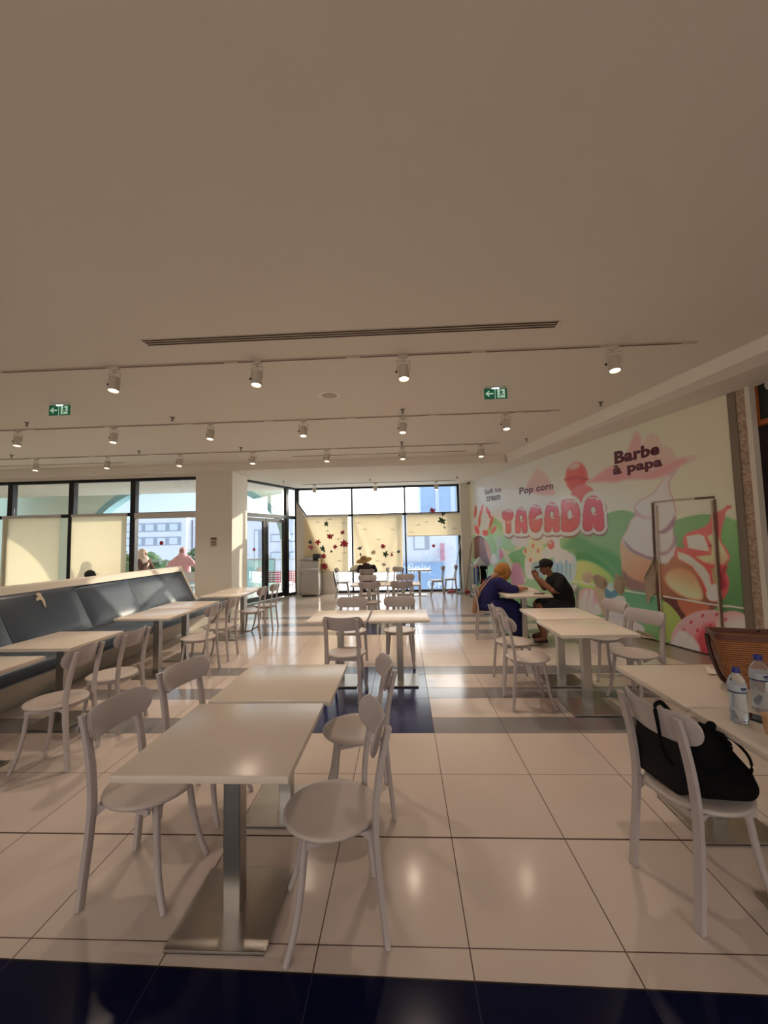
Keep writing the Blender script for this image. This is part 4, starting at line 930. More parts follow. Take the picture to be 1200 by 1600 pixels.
# hidden service door whose edges cut through the film
M_rust = mat('worn_door_edge', (110, 76, 62), .45, noise=.3, nscale=12); M_pale = mat('pale_film_edge', (206, 190, 166), .5)
r = empty('trim_8', tuple(mo)); r['kind'] = 'structure'
def wl(px, off=.018): return tuple(np.array(wpt(*onW(*px), off))-mo)
bm = B(); tube(bm, [wl((1021, 786)), wl((1024, 860)), wl((1029, 930)), wl((1036, 1003))], .016, n=8); tube(bm, [wl((1118, 780)), wl((1124, 880)), wl((1131, 985)), wl((1133, 1012))], .012, n=8); tube(bm, [wl((1088, 779)), wl((1117, 777))], .014, n=8); obj('door_gap_edge', bm, M_rust, r)
bm = B(); tube(bm, [wl((1027, 790)), wl((1030, 860)), wl((1034, 940)), wl((1041, 1004))], .010, n=8); tube(bm, [wl((1021, 785)), wl((1058, 781)), wl((1088, 779))], .012, n=8); tube(bm, [wl((1113, 782)), wl((1120, 880)), wl((1128, 980))], .010, n=8); obj('film_fold', bm, M_pale, r)
for px in ([(1025, 862), (1022, 880), (1013, 896), (1007, 906), (1011, 924), (1014, 943), (1019, 926), (1026, 925), (1029, 905), (1028, 880)], [(926, 902), (934, 898), (947, 905), (949, 914), (943, 921), (936, 916), (930, 912)], [(962, 897), (967, 900), (976, 909), (975, 924), (970, 929), (962, 918)]):
    bm = B(); vs = [bm.verts.new(tuple(np.array(wpt(*onW(*p), .012+.018*(i % 3)))-mo)) for i, p in enumerate(px)]; f = bm.faces.new(vs)
    bmesh.ops.triangulate(bm, faces=bm.faces[:]); o = obj('peeled_film', bm, mat('film_back', (176, 158, 134), .7), mural); o['label'] = 'peeled back grey side of the film'
bm = B(); pts = [(985, 993), (1000, 984), (1012, 988), (1025, 992), (1027, 998), (1010, 996), (1000, 992), (990, 996)]
vs = [bm.verts.new(tuple(np.array(wpt(*onW(*p), .02+.03*(i % 2)))-mo)) for i, p in enumerate(pts)]; bm.faces.new(vs); bmesh.ops.triangulate(bm, faces=bm.faces[:]); obj('peeled_corner', bm, M_pale, mural)
# ------------------------------------------------------------------ people
def capsule(bm, a, ra, b2, rb, n=16):
    a, b2 = Vector(a), Vector(b2); d = b2-a; Lh = d.length; q = d.to_track_quat('Z', 'Y').to_matrix() if Lh > 1e-6 else Matrix.Identity(3)
    prof = [(ra*math.cos(t), -ra*math.sin(t)*-1*-1) for t in [PI/2*k/5 for k in range(5, 0, -1)]]
    prof = [(max(.0008, ra*math.cos(PI/2*k/5)), -ra*math.sin(PI/2*k/5)) for k in range(5, 0, -1)] + [(ra, 0), (rb, Lh)] + [(max(.0008, rb*math.cos(PI/2*k/5)), Lh+rb*math.sin(PI/2*k/5)) for k in range(1, 6)]
    lathe(bm, prof, a, n, rot=q)
def ellipsoid(bm, c, r, rot=None, n=20):
    prof = [(math.cos(t), math.sin(t)) for t in [-PI/2+PI*k/12 for k in range(13)]]
    v0 = len(bm.verts); lathe(bm, [(max(.002, x), z) for x, z in prof], (0, 0, 0), n); bm.verts.ensure_lookup_table()
    for v in bm.verts[v0:]:
        p = Vector((v.co.x*r[0], v.co.y*r[1], v.co.z*r[2]))
        if rot is not None: p = rot @ p
        v.co = p + Vector(c)
def fused(name, parts, m, parent, voxel=.008, sm=3, org=(0, 0, 0)):
    bm = B()
    for p in parts:
        if p[0] == 'c': capsule(bm, p[1], p[2], p[3], p[4])
        elif p[0] == 'e': ellipsoid(bm, p[1], p[2], p[3] if len(p) > 3 else None)
        elif p[0] == 't':
            for i in range(len(p[1])-1): capsule(bm, p[1][i], p[2][i], p[1][i+1], p[2][i+1])
    o = Vector(org); bmesh.ops.translate(bm, verts=bm.verts[:], vec=-o)
    me = bpy.data.meshes.new('tmp'); bm.to_mesh(me); bm.free(); ob = bpy.data.objects.new('tmp', me); COL.objects.link(ob)
    rm = ob.modifiers.new('r', 'REMESH'); rm.mode = 'VOXEL'; rm.voxel_size = voxel; rm.use_smooth_shade = True
    s_ = ob.modifiers.new('s', 'SMOOTH'); s_.iterations = sm; s_.factor = .5
    bpy.context.view_layer.update(); m2 = bpy.data.meshes.new_from_object(ob.evaluated_get(bpy.context.evaluated_depsgraph_get()))
    bpy.data.objects.remove(ob); bpy.data.meshes.remove(me)
    for pl in m2.polygons: pl.use_smooth = True
    return obj(name, m2, m, parent)
def rotz(a): return Matrix.Rotation(a, 3, 'Z')
def roty(a): return Matrix.Rotation(a, 3, 'Y')
def head(c, face, tilt=0.0, s=1.0):
    """skull, jaw, nose, brow, lips, ears; face = yaw of the look, tilt = nod down"""
    c = Vector(c); R = rotz(face) @ roty(tilt)
    f = lambda x, y, z: tuple(c + R @ Vector((x*s, y*s, z*s)))
    E_ = lambda x, y, z, a, b2, d: ('e', f(x, y, z), (a*s, b2*s, d*s), R)
    return [E_(-.012, 0, .02, .098, .076, .088), E_(.02, 0, -.04, .066, .060, .070), E_(.052, 0, -.085, .030, .034, .024), E_(.095, 0, -.018, .016, .012, .026), E_(.100, 0, -.030, .016, .016, .011),
            E_(.078, .03, .018, .018, .022, .008), E_(.078, -.03, .018, .018, .022, .008), E_(.082, 0, -.058, .012, .024, .006), E_(.080, 0, -.068, .012, .020, .006), E_(-.005, .078, -.01, .018, .010, .032), E_(-.005, -.078, -.01, .018, .010, .032)]
def hand(wrist, palm_dir, palm_n, curl=.7, s=1.0, thumb=1):
    """palm plus four bent fingers of unequal length and a thumb from the palm's side"""
    w = Vector(wrist); d = Vector(palm_dir).normalized(); n = Vector(palm_n).normalized(); n = (n - d*n.dot(d)).normalized(); sd_ = d.cross(n)*thumb
    out = [('c', tuple(w), .024*s, tuple(w+d*.035*s), .026*s)]
    for k, (off, ln) in enumerate(((-.030, .068), (-.010, .078), (.010, .074), (.029, .058))):
        b0 = w+d*.03*s+sd_*(-off)*.7*s; kn = w+d*.085*s+sd_*(-off)*s
        out.append(('c', tuple(b0), .014*s, tuple(kn), .012*s)); p = kn; a = 0
        for q, fr in enumerate((.45, .32, .23)):
            a += curl*(.9 if q else .6); dd = d*math.cos(a)+n*math.sin(a); p2 = p+dd*ln*fr*s; out.append(('c', tuple(p), (.0095-.001*q)*s, tuple(p2), (.0088-.001*q)*s)); p = p2
    t0 = w+d*.02*s+sd_*.024*s; t1 = t0+(sd_*.6+d*.7+n*.3).normalized()*.036*s; t2 = t1+(sd_*.1+d*.9+n*.5).normalized()*.030*s
    out += [('c', tuple(t0), .015*s, tuple(t1), .011*s), ('c', tuple(t1), .011*s, tuple(t2), .009*s)]
    return out
M_skin = mat('brown_skin', (136, 88, 66), .5); M_skin2 = mat('tan_skin', (176, 124, 98), .5)
M_blue = mat('navy_dress', (24, 24, 82), .85, noise=.1); M_must = mat('mustard_scarf', (160, 108, 52), .85, noise=.12, nscale=12); M_tail = mat('tan_scarf_end', (158, 118, 92), .85, noise=.1)
M_blk = mat('black_cloth', (14, 14, 17), .85); M_blk2 = mat('charcoal_cloth', (34, 34, 38), .85); M_shoe = mat('dark_shoe', (24, 20, 20), .5)

# woman in the blue dress
p = empty('person', (1.36, 6.8, 0)); tag(p, 'seated person in a navy blue dress and mustard headscarf leaning on the table', 'person'); O = (1.36, 6.8, 0)
hd = (1.645, 6.78, 1.075)
body = head(hd, -.08, .10, .98) + [('c', (1.61, 6.78, 1.03), .05, (1.54, 6.79, .93), .06), ('t', [(1.52, 6.80, .90), (1.40, 6.81, .74), (1.36, 6.82, .55)], [.13, .15, .16]),
    ('t', [(1.50, 6.64, .90), (1.66, 6.56, .76), (1.80, 6.60, .79), (1.88, 6.66, .80)], [.06, .05, .042, .030]), ('t', [(1.50, 6.96, .90), (1.64, 7.04, .78), (1.80, 6.98, .79), (1.88, 6.92, .80)], [.06, .05, .042, .030]),
    ('t', [(1.38, 6.72, .53), (1.76, 6.70, .50), (1.80, 6.70, .12)], [.10, .07, .045]), ('t', [(1.38, 6.90, .53), (1.76, 6.90, .50), (1.80, 6.90, .12)], [.10, .07, .045]), ('c', (1.79, 6.70, .06), .04, (1.92, 6.70, .04), .032), ('c', (1.79, 6.90, .06), .04, (1.92, 6.90, .04), .032)]
body += hand((1.88, 6.66, .80), (.7, .7, .1), (.2, .2, -1), .5, .95, 1) + hand((1.88, 6.92, .80), (.7, -.7, .1), (.2, -.2, -1), .5, .95, -1)
fused('body', body, M_skin2, p, .007, 2, O)
dress = [('t', [(1.52, 6.80, .93), (1.46, 6.80, .86), (1.37, 6.81, .70), (1.34, 6.82, .56)], [.11, .155, .175, .185]), ('e', (1.50, 6.80, .90), (.11, .21, .08)),
    ('t', [(1.51, 6.64, .91), (1.66, 6.57, .80), (1.74, 6.58, .80)], [.085, .082, .068]), ('t', [(1.51, 6.96, .91), (1.64, 7.03, .80), (1.74, 7.02, .80)], [.085, .082, .068]),
    ('e', (1.36, 6.81, .52), (.19, .20, .09)), ('t', [(1.40, 6.73, .53), (1.74, 6.71, .51), (1.80, 6.71, .30), (1.83, 6.71, .14)], [.125, .105, .10, .115]), ('t', [(1.40, 6.89, .53), (1.74, 6.89, .51), (1.80, 6.89, .30), (1.83, 6.89, .14)], [.125, .105, .10, .115])]
fused('dress', dress, M_blue, p, .010, 3, O)
scf = [('e', (1.605, 6.78, 1.105), (.108, .098, .112)), ('e', (1.56, 6.78, 1.07), (.095, .10, .10)), ('t', [(1.62, 6.78, 1.00), (1.55, 6.79, .955)], [.085, .11]), ('t', [(1.66, 6.70, 1.12), (1.665, 6.70, 1.03)], [.022, .028]), ('t', [(1.66, 6.86, 1.12), (1.665, 6.86, 1.03)], [.022, .028]), ('t', [(1.69, 6.78, 1.165), (1.66, 6.71, 1.13)], [.018, .02]), ('t', [(1.69, 6.78, 1.165), (1.66, 6.85, 1.13)], [.018, .02])]
fused('headscarf', scf, M_must, p, .007, 3, O)
fused('scarf_end', [('t', [(1.50, 6.74, 1.02), (1.37, 6.73, .93), (1.24, 6.74, .78), (1.165, 6.76, .60), (1.13, 6.78, .42)], [.045, .024, .022, .026, .026]), ('t', [(1.50, 6.80, 1.02), (1.35, 6.80, .93), (1.20, 6.80, .78), (1.145, 6.81, .60), (1.12, 6.82, .42)], [.045, .024, .022, .026, .026])], M_tail, p, .010, 3, O)
fused('shoe', [('c', (1.80, 6.70, .05), .045, (1.93, 6.70, .035), .034)], M_shoe, p, .006, 1, O); fused('shoe', [('c', (1.80, 6.90, .05), .045, (1.93, 6.90, .035), .034)], M_shoe, p, .006, 1, O)

# man in the black cap
p = empty('person', (2.46, 6.64, 0)); tag(p, 'seated person in a black cap, black T-shirt and shorts, hands clasped before the face', 'person'); O = (2.46, 6.64, 0)
hd = (2.245, 6.62, 1.135)
body = head(hd, PI+.05, .28) + [('c', (2.29, 6.62, 1.05), .052, (2.34, 6.62, .97), .060), ('t', [(2.39, 6.62, .91), (2.48, 6.63, .74), (2.50, 6.64, .56)], [.13, .13, .15]), ('e', (2.38, 6.62, .93), (.09, .20, .07)),
    ('t', [(2.39, 6.44, .93), (2.335, 6.40, .80), (2.27, 6.44, .785)], [.062, .050, .043]), ('t', [(2.27, 6.44, .785), (2.17, 6.52, .90), (2.085, 6.575, .985)], [.045, .040, .028]),
    ('t', [(2.39, 6.80, .93), (2.34, 6.84, .82), (2.27, 6.80, .79)], [.062, .050, .043]), ('t', [(2.27, 6.80, .79), (2.17, 6.72, .90), (2.085, 6.655, .99)], [.045, .040, .028]),
    ('t', [(2.46, 6.54, .52), (2.12, 6.52, .53), (2.10, 6.50, .32), (2.13, 6.50, .10)], [.10, .075, .056, .040]), ('t', [(2.46, 6.74, .52), (2.14, 6.78, .53), (2.14, 6.80, .32), (2.20, 6.80, .10)], [.10, .075, .056, .040]),
    ('c', (2.13, 6.50, .055), .040, (2.00, 6.49, .035), .034), ('c', (2.20, 6.80, .055), .040, (2.07, 6.79, .035), .034)]
body += hand((2.085, 6.575, .985), (-.35, .25, 1), (-.1, 1, 0), .75, 1.0, -1) + hand((2.085, 6.655, .99), (-.35, -.25, 1), (-.1, -1, 0), .75, 1.0, 1)
fused('body', body, M_skin, p, .006, 2, O)
tee = [('e', (2.385, 6.62, .935), (.105, .215, .085)), ('t', [(2.40, 6.62, .90), (2.49, 6.63, .74), (2.51, 6.64, .57)], [.155, .160, .165]), ('t', [(2.40, 6.43, .935), (2.35, 6.40, .84)], [.078, .080]), ('t', [(2.40, 6.81, .935), (2.35, 6.84, .84)], [.078, .080]), ('c', (2.335, 6.62, .985), .068, (2.36, 6.62, .95), .08)]
fused('t_shirt', tee, M_blk, p, .009, 3, O)
fused('shorts', [('e', (2.48, 6.64, .53), (.17, .19, .09)), ('t', [(2.46, 6.55, .53), (2.16, 6.53, .535)], [.115, .098]), ('t', [(2.46, 6.74, .53), (2.18, 6.78, .535)], [.115, .098])], M_blk2, p, .009, 3, O)
capr = rotz(PI+.05) @ roty(.22)
cc = Vector((2.255, 6.62, 1.185))
fused('cap', [('e', tuple(cc), (.112, .090, .082), capr), ('e', tuple(cc+capr @ Vector((.02, 0, .035))), (.085, .080, .060), capr), ('c', tuple(cc+capr @ Vector((.10, .025, -.008))), .012, tuple(cc+capr @ Vector((.185, .015, -.02))), .008), ('c', tuple(cc+capr @ Vector((.10, -.025, -.008))), .012, tuple(cc+capr @ Vector((.185, -.015, -.02))), .008), ('e', tuple(cc+capr @ Vector((.12, 0, -.006))), (.075, .065, .010), capr)], M_blk, p, .006, 2, O)
fused('sandal', [('c', (2.14, 6.50, .020), .040, (2.00, 6.49, .018), .036)], M_shoe, p, .006, 1, O); fused('sandal', [('c', (2.21, 6.80, .020), .040, (2.07, 6.79, .018), .036)], M_shoe, p, .006, 1, O)

# person in the straw hat, seen from behind
p = empty('person', (-1.06, 11.62, 0)); tag(p, 'person in a straw hat and dark jacket seen from behind by the far windows', 'person'); O = (-1.06, 11.62, 0)
M_straw = mat('straw', (206, 172, 112), .8, noise=.2, nscale=30); M_plum = mat('dark_plum_jacket', (44, 30, 36), .85)
body = head((-1.14, 11.82, 1.03), PI/2+.2, .3) + [('c', (-1.12, 11.78, .97), .05, (-1.08, 11.70, .90), .06), ('t', [(-1.07, 11.66, .86), (-1.05, 11.58, .70), (-1.04, 11.55, .55)], [.13, .13, .15]),
    ('t', [(-1.24, 11.68, .86), (-1.30, 11.84, .76), (-1.24, 12.0, .79)], [.058, .045, .030]), ('t', [(-.88, 11.68, .86), (-.84, 11.84, .76), (-.96, 12.0, .79)], [.058, .045, .030]),
    ('t', [(-1.13, 11.58, .53), (-1.16, 11.94, .51), (-1.17, 11.90, .10)], [.10, .075, .042]), ('t', [(-.94, 11.58, .53), (-.92, 11.94, .51), (-.92, 11.90, .10)], [.10, .075, .042]), ('c', (-1.17, 11.90, .05), .04, (-1.17, 12.02, .035), .032), ('c', (-.92, 11.90, .05), .04, (-.92, 12.02, .035), .032)]
body += hand((-1.24, 12.0, .79), (.5, .8, 0), (0, 0, -1), .5) + hand((-.96, 12.0, .79), (-.5, .8, 0), (0, 0, -1), .5, 1, -1)
fused('body', body, M_skin2, p, .008, 2, O)
fused('jacket', [('e', (-1.06, 11.66, .87), (.22, .12, .09)), ('t', [(-1.06, 11.65, .84), (-1.04, 11.57, .70), (-1.03, 11.55, .54)], [.155, .165, .175]), ('t', [(-1.25, 11.68, .87), (-1.31, 11.84, .77), (-1.25, 11.97, .79)], [.078, .068, .052]), ('t', [(-.87, 11.68, .87), (-.83, 11.84, .77), (-.94, 11.97, .79)], [.078, .068, .052]), ('t', [(-1.16, 11.6, .52), (-1.24, 11.62, .36)], [.09, .05])], M_plum, p, .010, 3, O)
fused('trousers', [('e', (-1.03, 11.57, .52), (.18, .17, .085)), ('t', [(-1.13, 11.58, .53), (-1.16, 11.94, .52), (-1.17, 11.90, .12)], [.11, .088, .062]), ('t', [(-.94, 11.58, .53), (-.92, 11.94, .52), (-.92, 11.90, .12)], [.11, .088, .062])], M_blk2, p, .010, 3, O)
hr = Matrix.Rotation(.32, 3, 'X') @ Matrix.Rotation(-.18, 3, 'Y')
bm = B(); lathe(bm, [(.235, -.012), (.20, .000), (.11, .012), (.098, .03), (.092, .08), (.07, .105), (.02, .112), (.001, .112), ], (0, 0, 0), 36, rot=hr, capb=False)
bmesh.ops.solidify(bm, geom=bm.faces[:], thickness=.004)
bmesh.ops.translate(bm, verts=bm.verts[:], vec=(-1.15+1.06, 11.80-11.62, 1.075)); h = obj('straw_hat', bm, M_straw, p, smooth=True, ang=60)
bm = B(); lathe(bm, [(.101, .014), (.101, .040)], (0, 0, 0), 36, rot=hr, capb=False, capt=False); bmesh.ops.translate(bm, verts=bm.verts[:], vec=(-.09, .18, 1.075)); obj('hat_band', bm, M_straw, h)
fused('shoe', [('c', (-1.17, 11.90, .05), .045, (-1.17, 12.03, .035), .035)], M_shoe, p, .007, 1, O); fused('shoe', [('c', (-.92, 11.90, .05), .045, (-.92, 12.03, .035), .035)], M_shoe, p, .007, 1, O)

# two women on the terrace, one guest behind the booth
def standing(x, y, scale, face, label, cloth, scarf, arms, skin=M_skin2, extra=None):
    p = empty('person', (x, y, 0), 0); tag(p, label, 'person'); R = rotz(face); s = scale
    f = lambda a, b2, c: tuple(Vector((x, y, 0)) + R @ Vector((a*s, b2*s, c*s))); O = (x, y, 0)
    body = head(f(.02, 0, 1.56), face, .15, s)
    body += [('c', f(0, 0, 1.48), .05*s, f(0, 0, 1.38), .06*s), ('t', [f(0, 0, 1.30), f(0, 0, 1.10), f(0, 0, .92)], [.13*s, .12*s, .15*s])]
    for sg in (1, -1):
        sh, el, wr = arms[0 if sg > 0 else 1]
        body += [('t', [f(*sh), f(*el), f(*wr)], [.055*s, .042*s, .028*s])]
        d = Vector(f(*wr))-Vector(f(*el)); body += hand(f(*wr), tuple(d), (0, -sg*.6, -.5), .5, s, sg)
        body += [('t', [f(0, .09*sg, .90), f(.02, .09*sg, .48), f(0, .09*sg, .08)], [.085*s, .06*s, .042*s]), ('c', f(0, .09*sg, .05), .042*s, f(.14, .09*sg, .03), .034*s)]
    fused('body', body, skin, p, .008, 2, O)
    dr = [('e', f(0, 0, 1.36), (.13*s, .20*s, .09*s), R), ('t', [f(0, 0, 1.30), f(0, 0, 1.08), f(0, 0, .85), f(0, 0, .45), f(0, 0, .16)], [.155*s, .15*s, .18*s, .20*s, .22*s])]
    for sg in (0, 1):
        sh, el, wr = arms[sg]; wr2 = tuple(el[i]+.8*(wr[i]-el[i]) for i in range(3)); dr.append(('t', [f(*sh), f(*el), f(*wr2)], [.078*s, .062*s, .050*s]))
    fused('gown', dr, cloth, p, .010, 3, O)
    sc_ = [('e', f(-.02, 0, 1.60), (.108*s, .100*s, .115*s), R), ('e', f(-.03, 0, 1.52), (.095*s, .105*s, .10*s), R), ('t', [f(0, 0, 1.47), f(.02, 0, 1.38), f(.05, 0, 1.26)], [.10*s, .155*s, .13*s]), ('e', f(0, 0, 1.34), (.15*s, .22*s, .12*s), R)]
    for sg in (1, -1): sc_ += [('t', [f(.055, .065*sg, 1.62), f(.06, .07*sg, 1.54), f(.055, .05*sg, 1.47)], [.026*s, .028*s, .03*s])]
    sc_ += [('t', [f(.075, .04, 1.655), f(.082, 0, 1.665), f(.075, -.04, 1.655)], [.022*s]*3)]
    if extra: sc_ += [('t', [f(*q) for q in tr], [w*s for w in ws]) for tr, ws in extra]
    fused('headscarf', sc_, scarf, p, .008, 3, O)
    return p
M_beige = mat('beige_scarf', (240, 218, 206), .8, noise=.08); M_brn = mat('brown_top', (92, 56, 48), .85); M_pink = mat('pink_scarf', (238, 176, 190), .8, noise=.08)
standing(-6.92, 10.55, .905, .1, 'person in a beige headscarf and brown top on the terrace, hand raised to the chin', M_brn, M_beige, [((0, .17, 1.34), (.16, .24, 1.14), (.10, .10, 1.40)), ((0, -.17, 1.34), (.10, -.24, 1.10), (.20, -.12, 1.30))], extra=[([(-.02, 0, 1.40), (-.04, .10*g, 1.22)], [.15, .13]) for g in (1, -1)])
standing(-6.85, 12.4, .915, -PI/2, 'person in a pink headscarf and robe on the terrace with both arms spread', M_pink, M_pink, [((0, .17, 1.34), (.05, .36, 1.20), (.10, .50, 1.02)), ((0, -.17, 1.34), (.05, -.36, 1.20), (.10, -.50, 1.02))], extra=[([(0, 0, 1.36), (.03, .22*g, 1.22), (.05, .34*g, 1.12)], [.12, .11, .08]) for g in (1, -1)]+[([(0, 0, 1.3), (.03, .12*g, 1.08), (.03, .16*g, .9)], [.16, .15, .13]) for g in (1, -1)])
p = empty('person', (-7.25, 9.15, 0)); tag(p, 'top of a dark covered head just showing above the booth back', 'person'); O = (-7.25, 9.15, 0)
fused('body', head((-7.25, 9.15, .95), 2.6, .1) + [('c', (-7.25, 9.15, .88), .05, (-7.25, 9.15, .82), .06), ('t', [(-7.25, 9.15, .80), (-7.25, 9.15, .55)], [.14, .16]), ('e', (-7.25, 9.15, .80), (.12, .20, .07))] +
      [q_ for sg in (1, -1) for q_ in [('t', [(-7.25, 9.15+.17*sg, .80), (-7.30, 9.15+.24*sg, .58), (-7.50, 9.15+.12*sg, .62)], [.055, .045, .03]), ('t', [(-7.25, 9.15+.09*sg, .50), (-7.65, 9.15+.10*sg, .50), (-7.65, 9.15+.10*sg, .06)], [.10, .07, .045])]], M_skin2, p, .009, 2, O)
fused('head_covering', [('e', (-7.25, 9.15, .99), (.112, .10, .10)), ('e', (-7.22, 9.15, .95), (.10, .10, .10))], M_blk2, p, .008, 2, O)
fused('top', [('e', (-7.25, 9.15, .80), (.15, .22, .09)), ('t', [(-7.25, 9.15, .78), (-7.25, 9.15, .50)], [.16, .18])], M_brn, p, .012, 2, O)
# ------------------------------------------------------------------ things on the wicker bag table
def frame_pts(c, a, n): return lambda p, q, z: (c[0]+a[0]*p+n[0]*q, c[1]+a[1]*p+n[1]*q, z)
ax_ = Vector((.94, -.34, 0)).normalized(); nx_ = Vector((.34, .94, 0)).normalized()
M_wick = bpy.data.materials.new('wicker'); M_wick.use_nodes = True
_n = M_wick.node_tree; _b = _n.nodes['Principled BSDF']; _t = _n.nodes.new('ShaderNodeTexCoord'); _w = _n.nodes.new('ShaderNodeTexWave'); _w.wave_type = 'BANDS'; _w.bands_direction = 'Z'; _w.inputs['Scale'].default_value = 26; _w.inputs['Distortion'].default_value = .6; _w.inputs['Detail'].default_value = 2
_x = _n.nodes.new('ShaderNodeTexNoise'); _x.inputs['Scale'].default_value = 70
_n.links.new(_t.outputs['Object'], _w.inputs['Vector']); _n.links.new(_t.outputs['Object'], _x.inputs['Vector'])
_r = _n.nodes.new('ShaderNodeValToRGB'); _r.color_ramp.elements[0].color = srgb(70, 38, 20); _r.color_ramp.elements[1].color = srgb(186, 118, 64)
_m = _n.nodes.new('ShaderNodeMath'); _m.operation = 'MULTIPLY_ADD'; _m.inputs[1].default_value = .6; _n.links.new(_w.outputs['Fac'], _m.inputs[0]); _m2 = _n.nodes.new('ShaderNodeMath'); _m2.operation = 'MULTIPLY'; _m2.inputs[1].default_value = .5; _n.links.new(_x.outputs['Fac'], _m2.inputs[0]); _n.links.new(_m2.outputs[0], _m.inputs[2])
_n.links.new(_m.outputs[0], _r.inputs[0]); _n.links.new(_r.outputs[0], _b.inputs['Base Color']); _b.inputs['Roughness'].default_value = .5
_p = _n.nodes.new('ShaderNodeBump'); _p.inputs['Strength'].default_value = .8; _p.inputs['Distance'].default_value = .004; _n.links.new(_w.outputs['Fac'], _p.inputs['Height']); _n.links.new(_p.outputs[0], _b.inputs['Normal'])
M_rim = mat('brown_leather_trim', (96, 56, 44), .4); M_strap = mat('dark_brown_strap', (58, 22, 16), .45)
bc = Vector((2.015, 2.425, 0))
r = empty('wicker_bag', (bc.x, bc.y, .752), math.atan2(ax_.y, ax_.x)); tag(r, 'brown wicker shopping bag with leather rim standing on the table', 'bag')
def rr_ring(bm, hx, hy, z, rad=.045, n=5):
    out = []
    for sx, sy, a0 in ((1, 1, 0), (-1, 1, PI/2), (-1, -1, PI), (1, -1, 3*PI/2)):
        for k in range(n): a = a0+PI/2*k/(n-1); out.append(bm.verts.new((sx*(hx-rad)+rad*math.cos(a), sy*(hy-rad)+rad*math.sin(a), z)))
    return out
def loft(bm, rings, cap0=True, cap1=True):
    for a, b2 in zip(rings, rings[1:]):
        n = len(a)
        for k in range(n): bm.faces.new((a[k], a[(k+1) % n], b2[(k+1) % n], b2[k]))
    if cap0: bm.faces.new(rings[0][::-1])
    if cap1: bm.faces.new(rings[-1])
bm = B(); rg = []
for i in range(45):
    t = i/44; w = .003*(i % 2); rg.append(rr_ring(bm, .19+.062*t**.8+w, .075+.022*t+w, .27*t))
for i in range(8):
    t = 1-i/7*.9; rg.append(rr_ring(bm, .19+.062*t-.010, .075+.022*t-.010, .27*t))
loft(bm, rg); obj('woven_body', bm, M_wick, r, smooth=True, ang=80)
bm = B(); rg = [rr_ring(bm, .257, .103, .262), rr_ring(bm, .259, .105, .295), rr_ring(bm, .247, .093, .295), rr_ring(bm, .245, .091, .262)]; loft(bm, rg, False, False); obj('rim_band', bm, M_rim, r)
for px_ in (.06, .115):
    bm = B(); tube(bm, [(px_-.02, -.112, .29), (px_-.015, -.108, .20), (px_, -.100, .08)], .008, n=8); obj('strap', bm, M_strap, r, smooth=True)
bm = B(); tube(bm, spline([(-.262, .03, .27), (-.258, .02, .20), (-.245, .0, .12), (-.222, -.01, .04), (-.20, -.01, .012)], 4), .012, n=8); obj('side_strap', bm, M_strap, r, smooth=True)
bm = B(); tube(bm, spline([(.0, .09, .28), (.02, .10, .40), (.12, .10, .44), (.20, .10, .38), (.21, .09, .28)], 4), .007, n=8); o = obj('handle', bm, M_strap, r, smooth=True); o.scale = (1, 1, .12); o.location.z = .246
M_pet = mat('bottle_plastic', (244, 248, 252), .08, trans=.92, ior=1.2, spec=.6); M_cap = mat('blue_cap', (24, 34, 120), .4); M_lab = mat('clear_label', (214, 222, 230), .25, trans=.5, ior=1.1); M_lb = mat('label_line', (30, 50, 84), .4); M_water = mat('water', (232, 242, 250), .03, trans=.9, ior=1.33)
def bottle(x, y, s, label):
    r = empty('water_bottle', (x, y, .753)); tag(r, label, 'bottle', 'water bottles')
    bm = B(); prof = [(.026, 0), (.033, .006), (.034, .012)]
    for i in range(9): prof += [(.034, .016+i*.011), (.0322, .0215+i*.011)]
    prof += [(.034, .120), (.031, .128), (.034, .138), (.0345, .165), (.031, .185), (.022, .203), (.0135, .213), (.013, .222)]
    lathe(bm, [(a*s, b2*s) for a, b2 in prof], n=28); obj('bottle_shell', bm, M_pet, r, smooth=True)
    bm = B(); lathe(bm, [(.024*s, .004*s), (.030*s, .010*s), (.030*s, .150*s)], n=24); obj('water', bm, M_water, r, smooth=True)
    bm = B(); lathe(bm, [(.0350*s, .136*s), (.0354*s, .166*s)], n=28, capb=False, capt=False); obj('label_film', bm, M_lab, r, smooth=True)
    bm = B(); lathe(bm, [(.0353*s, .133*s), (.0357*s, .136*s), (.0353*s, .139*s)], n=28, capb=False, capt=False)
    box(bm, (0, -.0355*s, .155*s), (.022*s, .002, .008*s)); box(bm, (0, -.0355*s, .147*s), (.014*s, .002, .004*s)); obj('label_print', bm, M_lb, r)
    bm = B(); lathe(bm, [(.0155*s, .216*s), (.0155*s, .234*s), (.014*s, .237*s)], n=24); obj('cap', bm, M_cap, r, smooth=True)
bottle(1.505, 1.985, 1.02, 'clear water bottle with blue cap, the whole one in view'); bottle(1.70, 2.10, 1.12, 'bigger clear water bottle with blue cap, cut by the photo edge')
def phone(x, y, rz, label):
    r = empty('phone', (x, y, .753), rz); tag(r, label, 'phone')
    bm = B(); box2(bm, (-.037, -.076, 0), (.037, .076, .009), bev=.004); obj('case', bm, M_dark, r); bm = B(); box2(bm, (-.034, -.072, .009), (.034, .072, .0098)); obj('screen', bm, mat('phone_screen', (12, 12, 16), .08), r)
phone(1.615, 1.99, .5, 'black phone lying flat between the two water bottles'); phone(1.84, 2.22, -.3, 'black phone lying beside the foot of the wicker bag'); 
r = empty('paper_cup', (1.545, 1.865, .753)); tag(r, 'small brown paper cup at the photo edge beside the phone', 'cup')
bm = B(); lathe(bm, [(.025, 0), (.034, .075), (.036, .078), (.034, .080), (.031, .074), (.024, .006)], n=24); obj('cup_wall', bm, mat('kraft_paper', (190, 150, 112), .7), r, smooth=True)
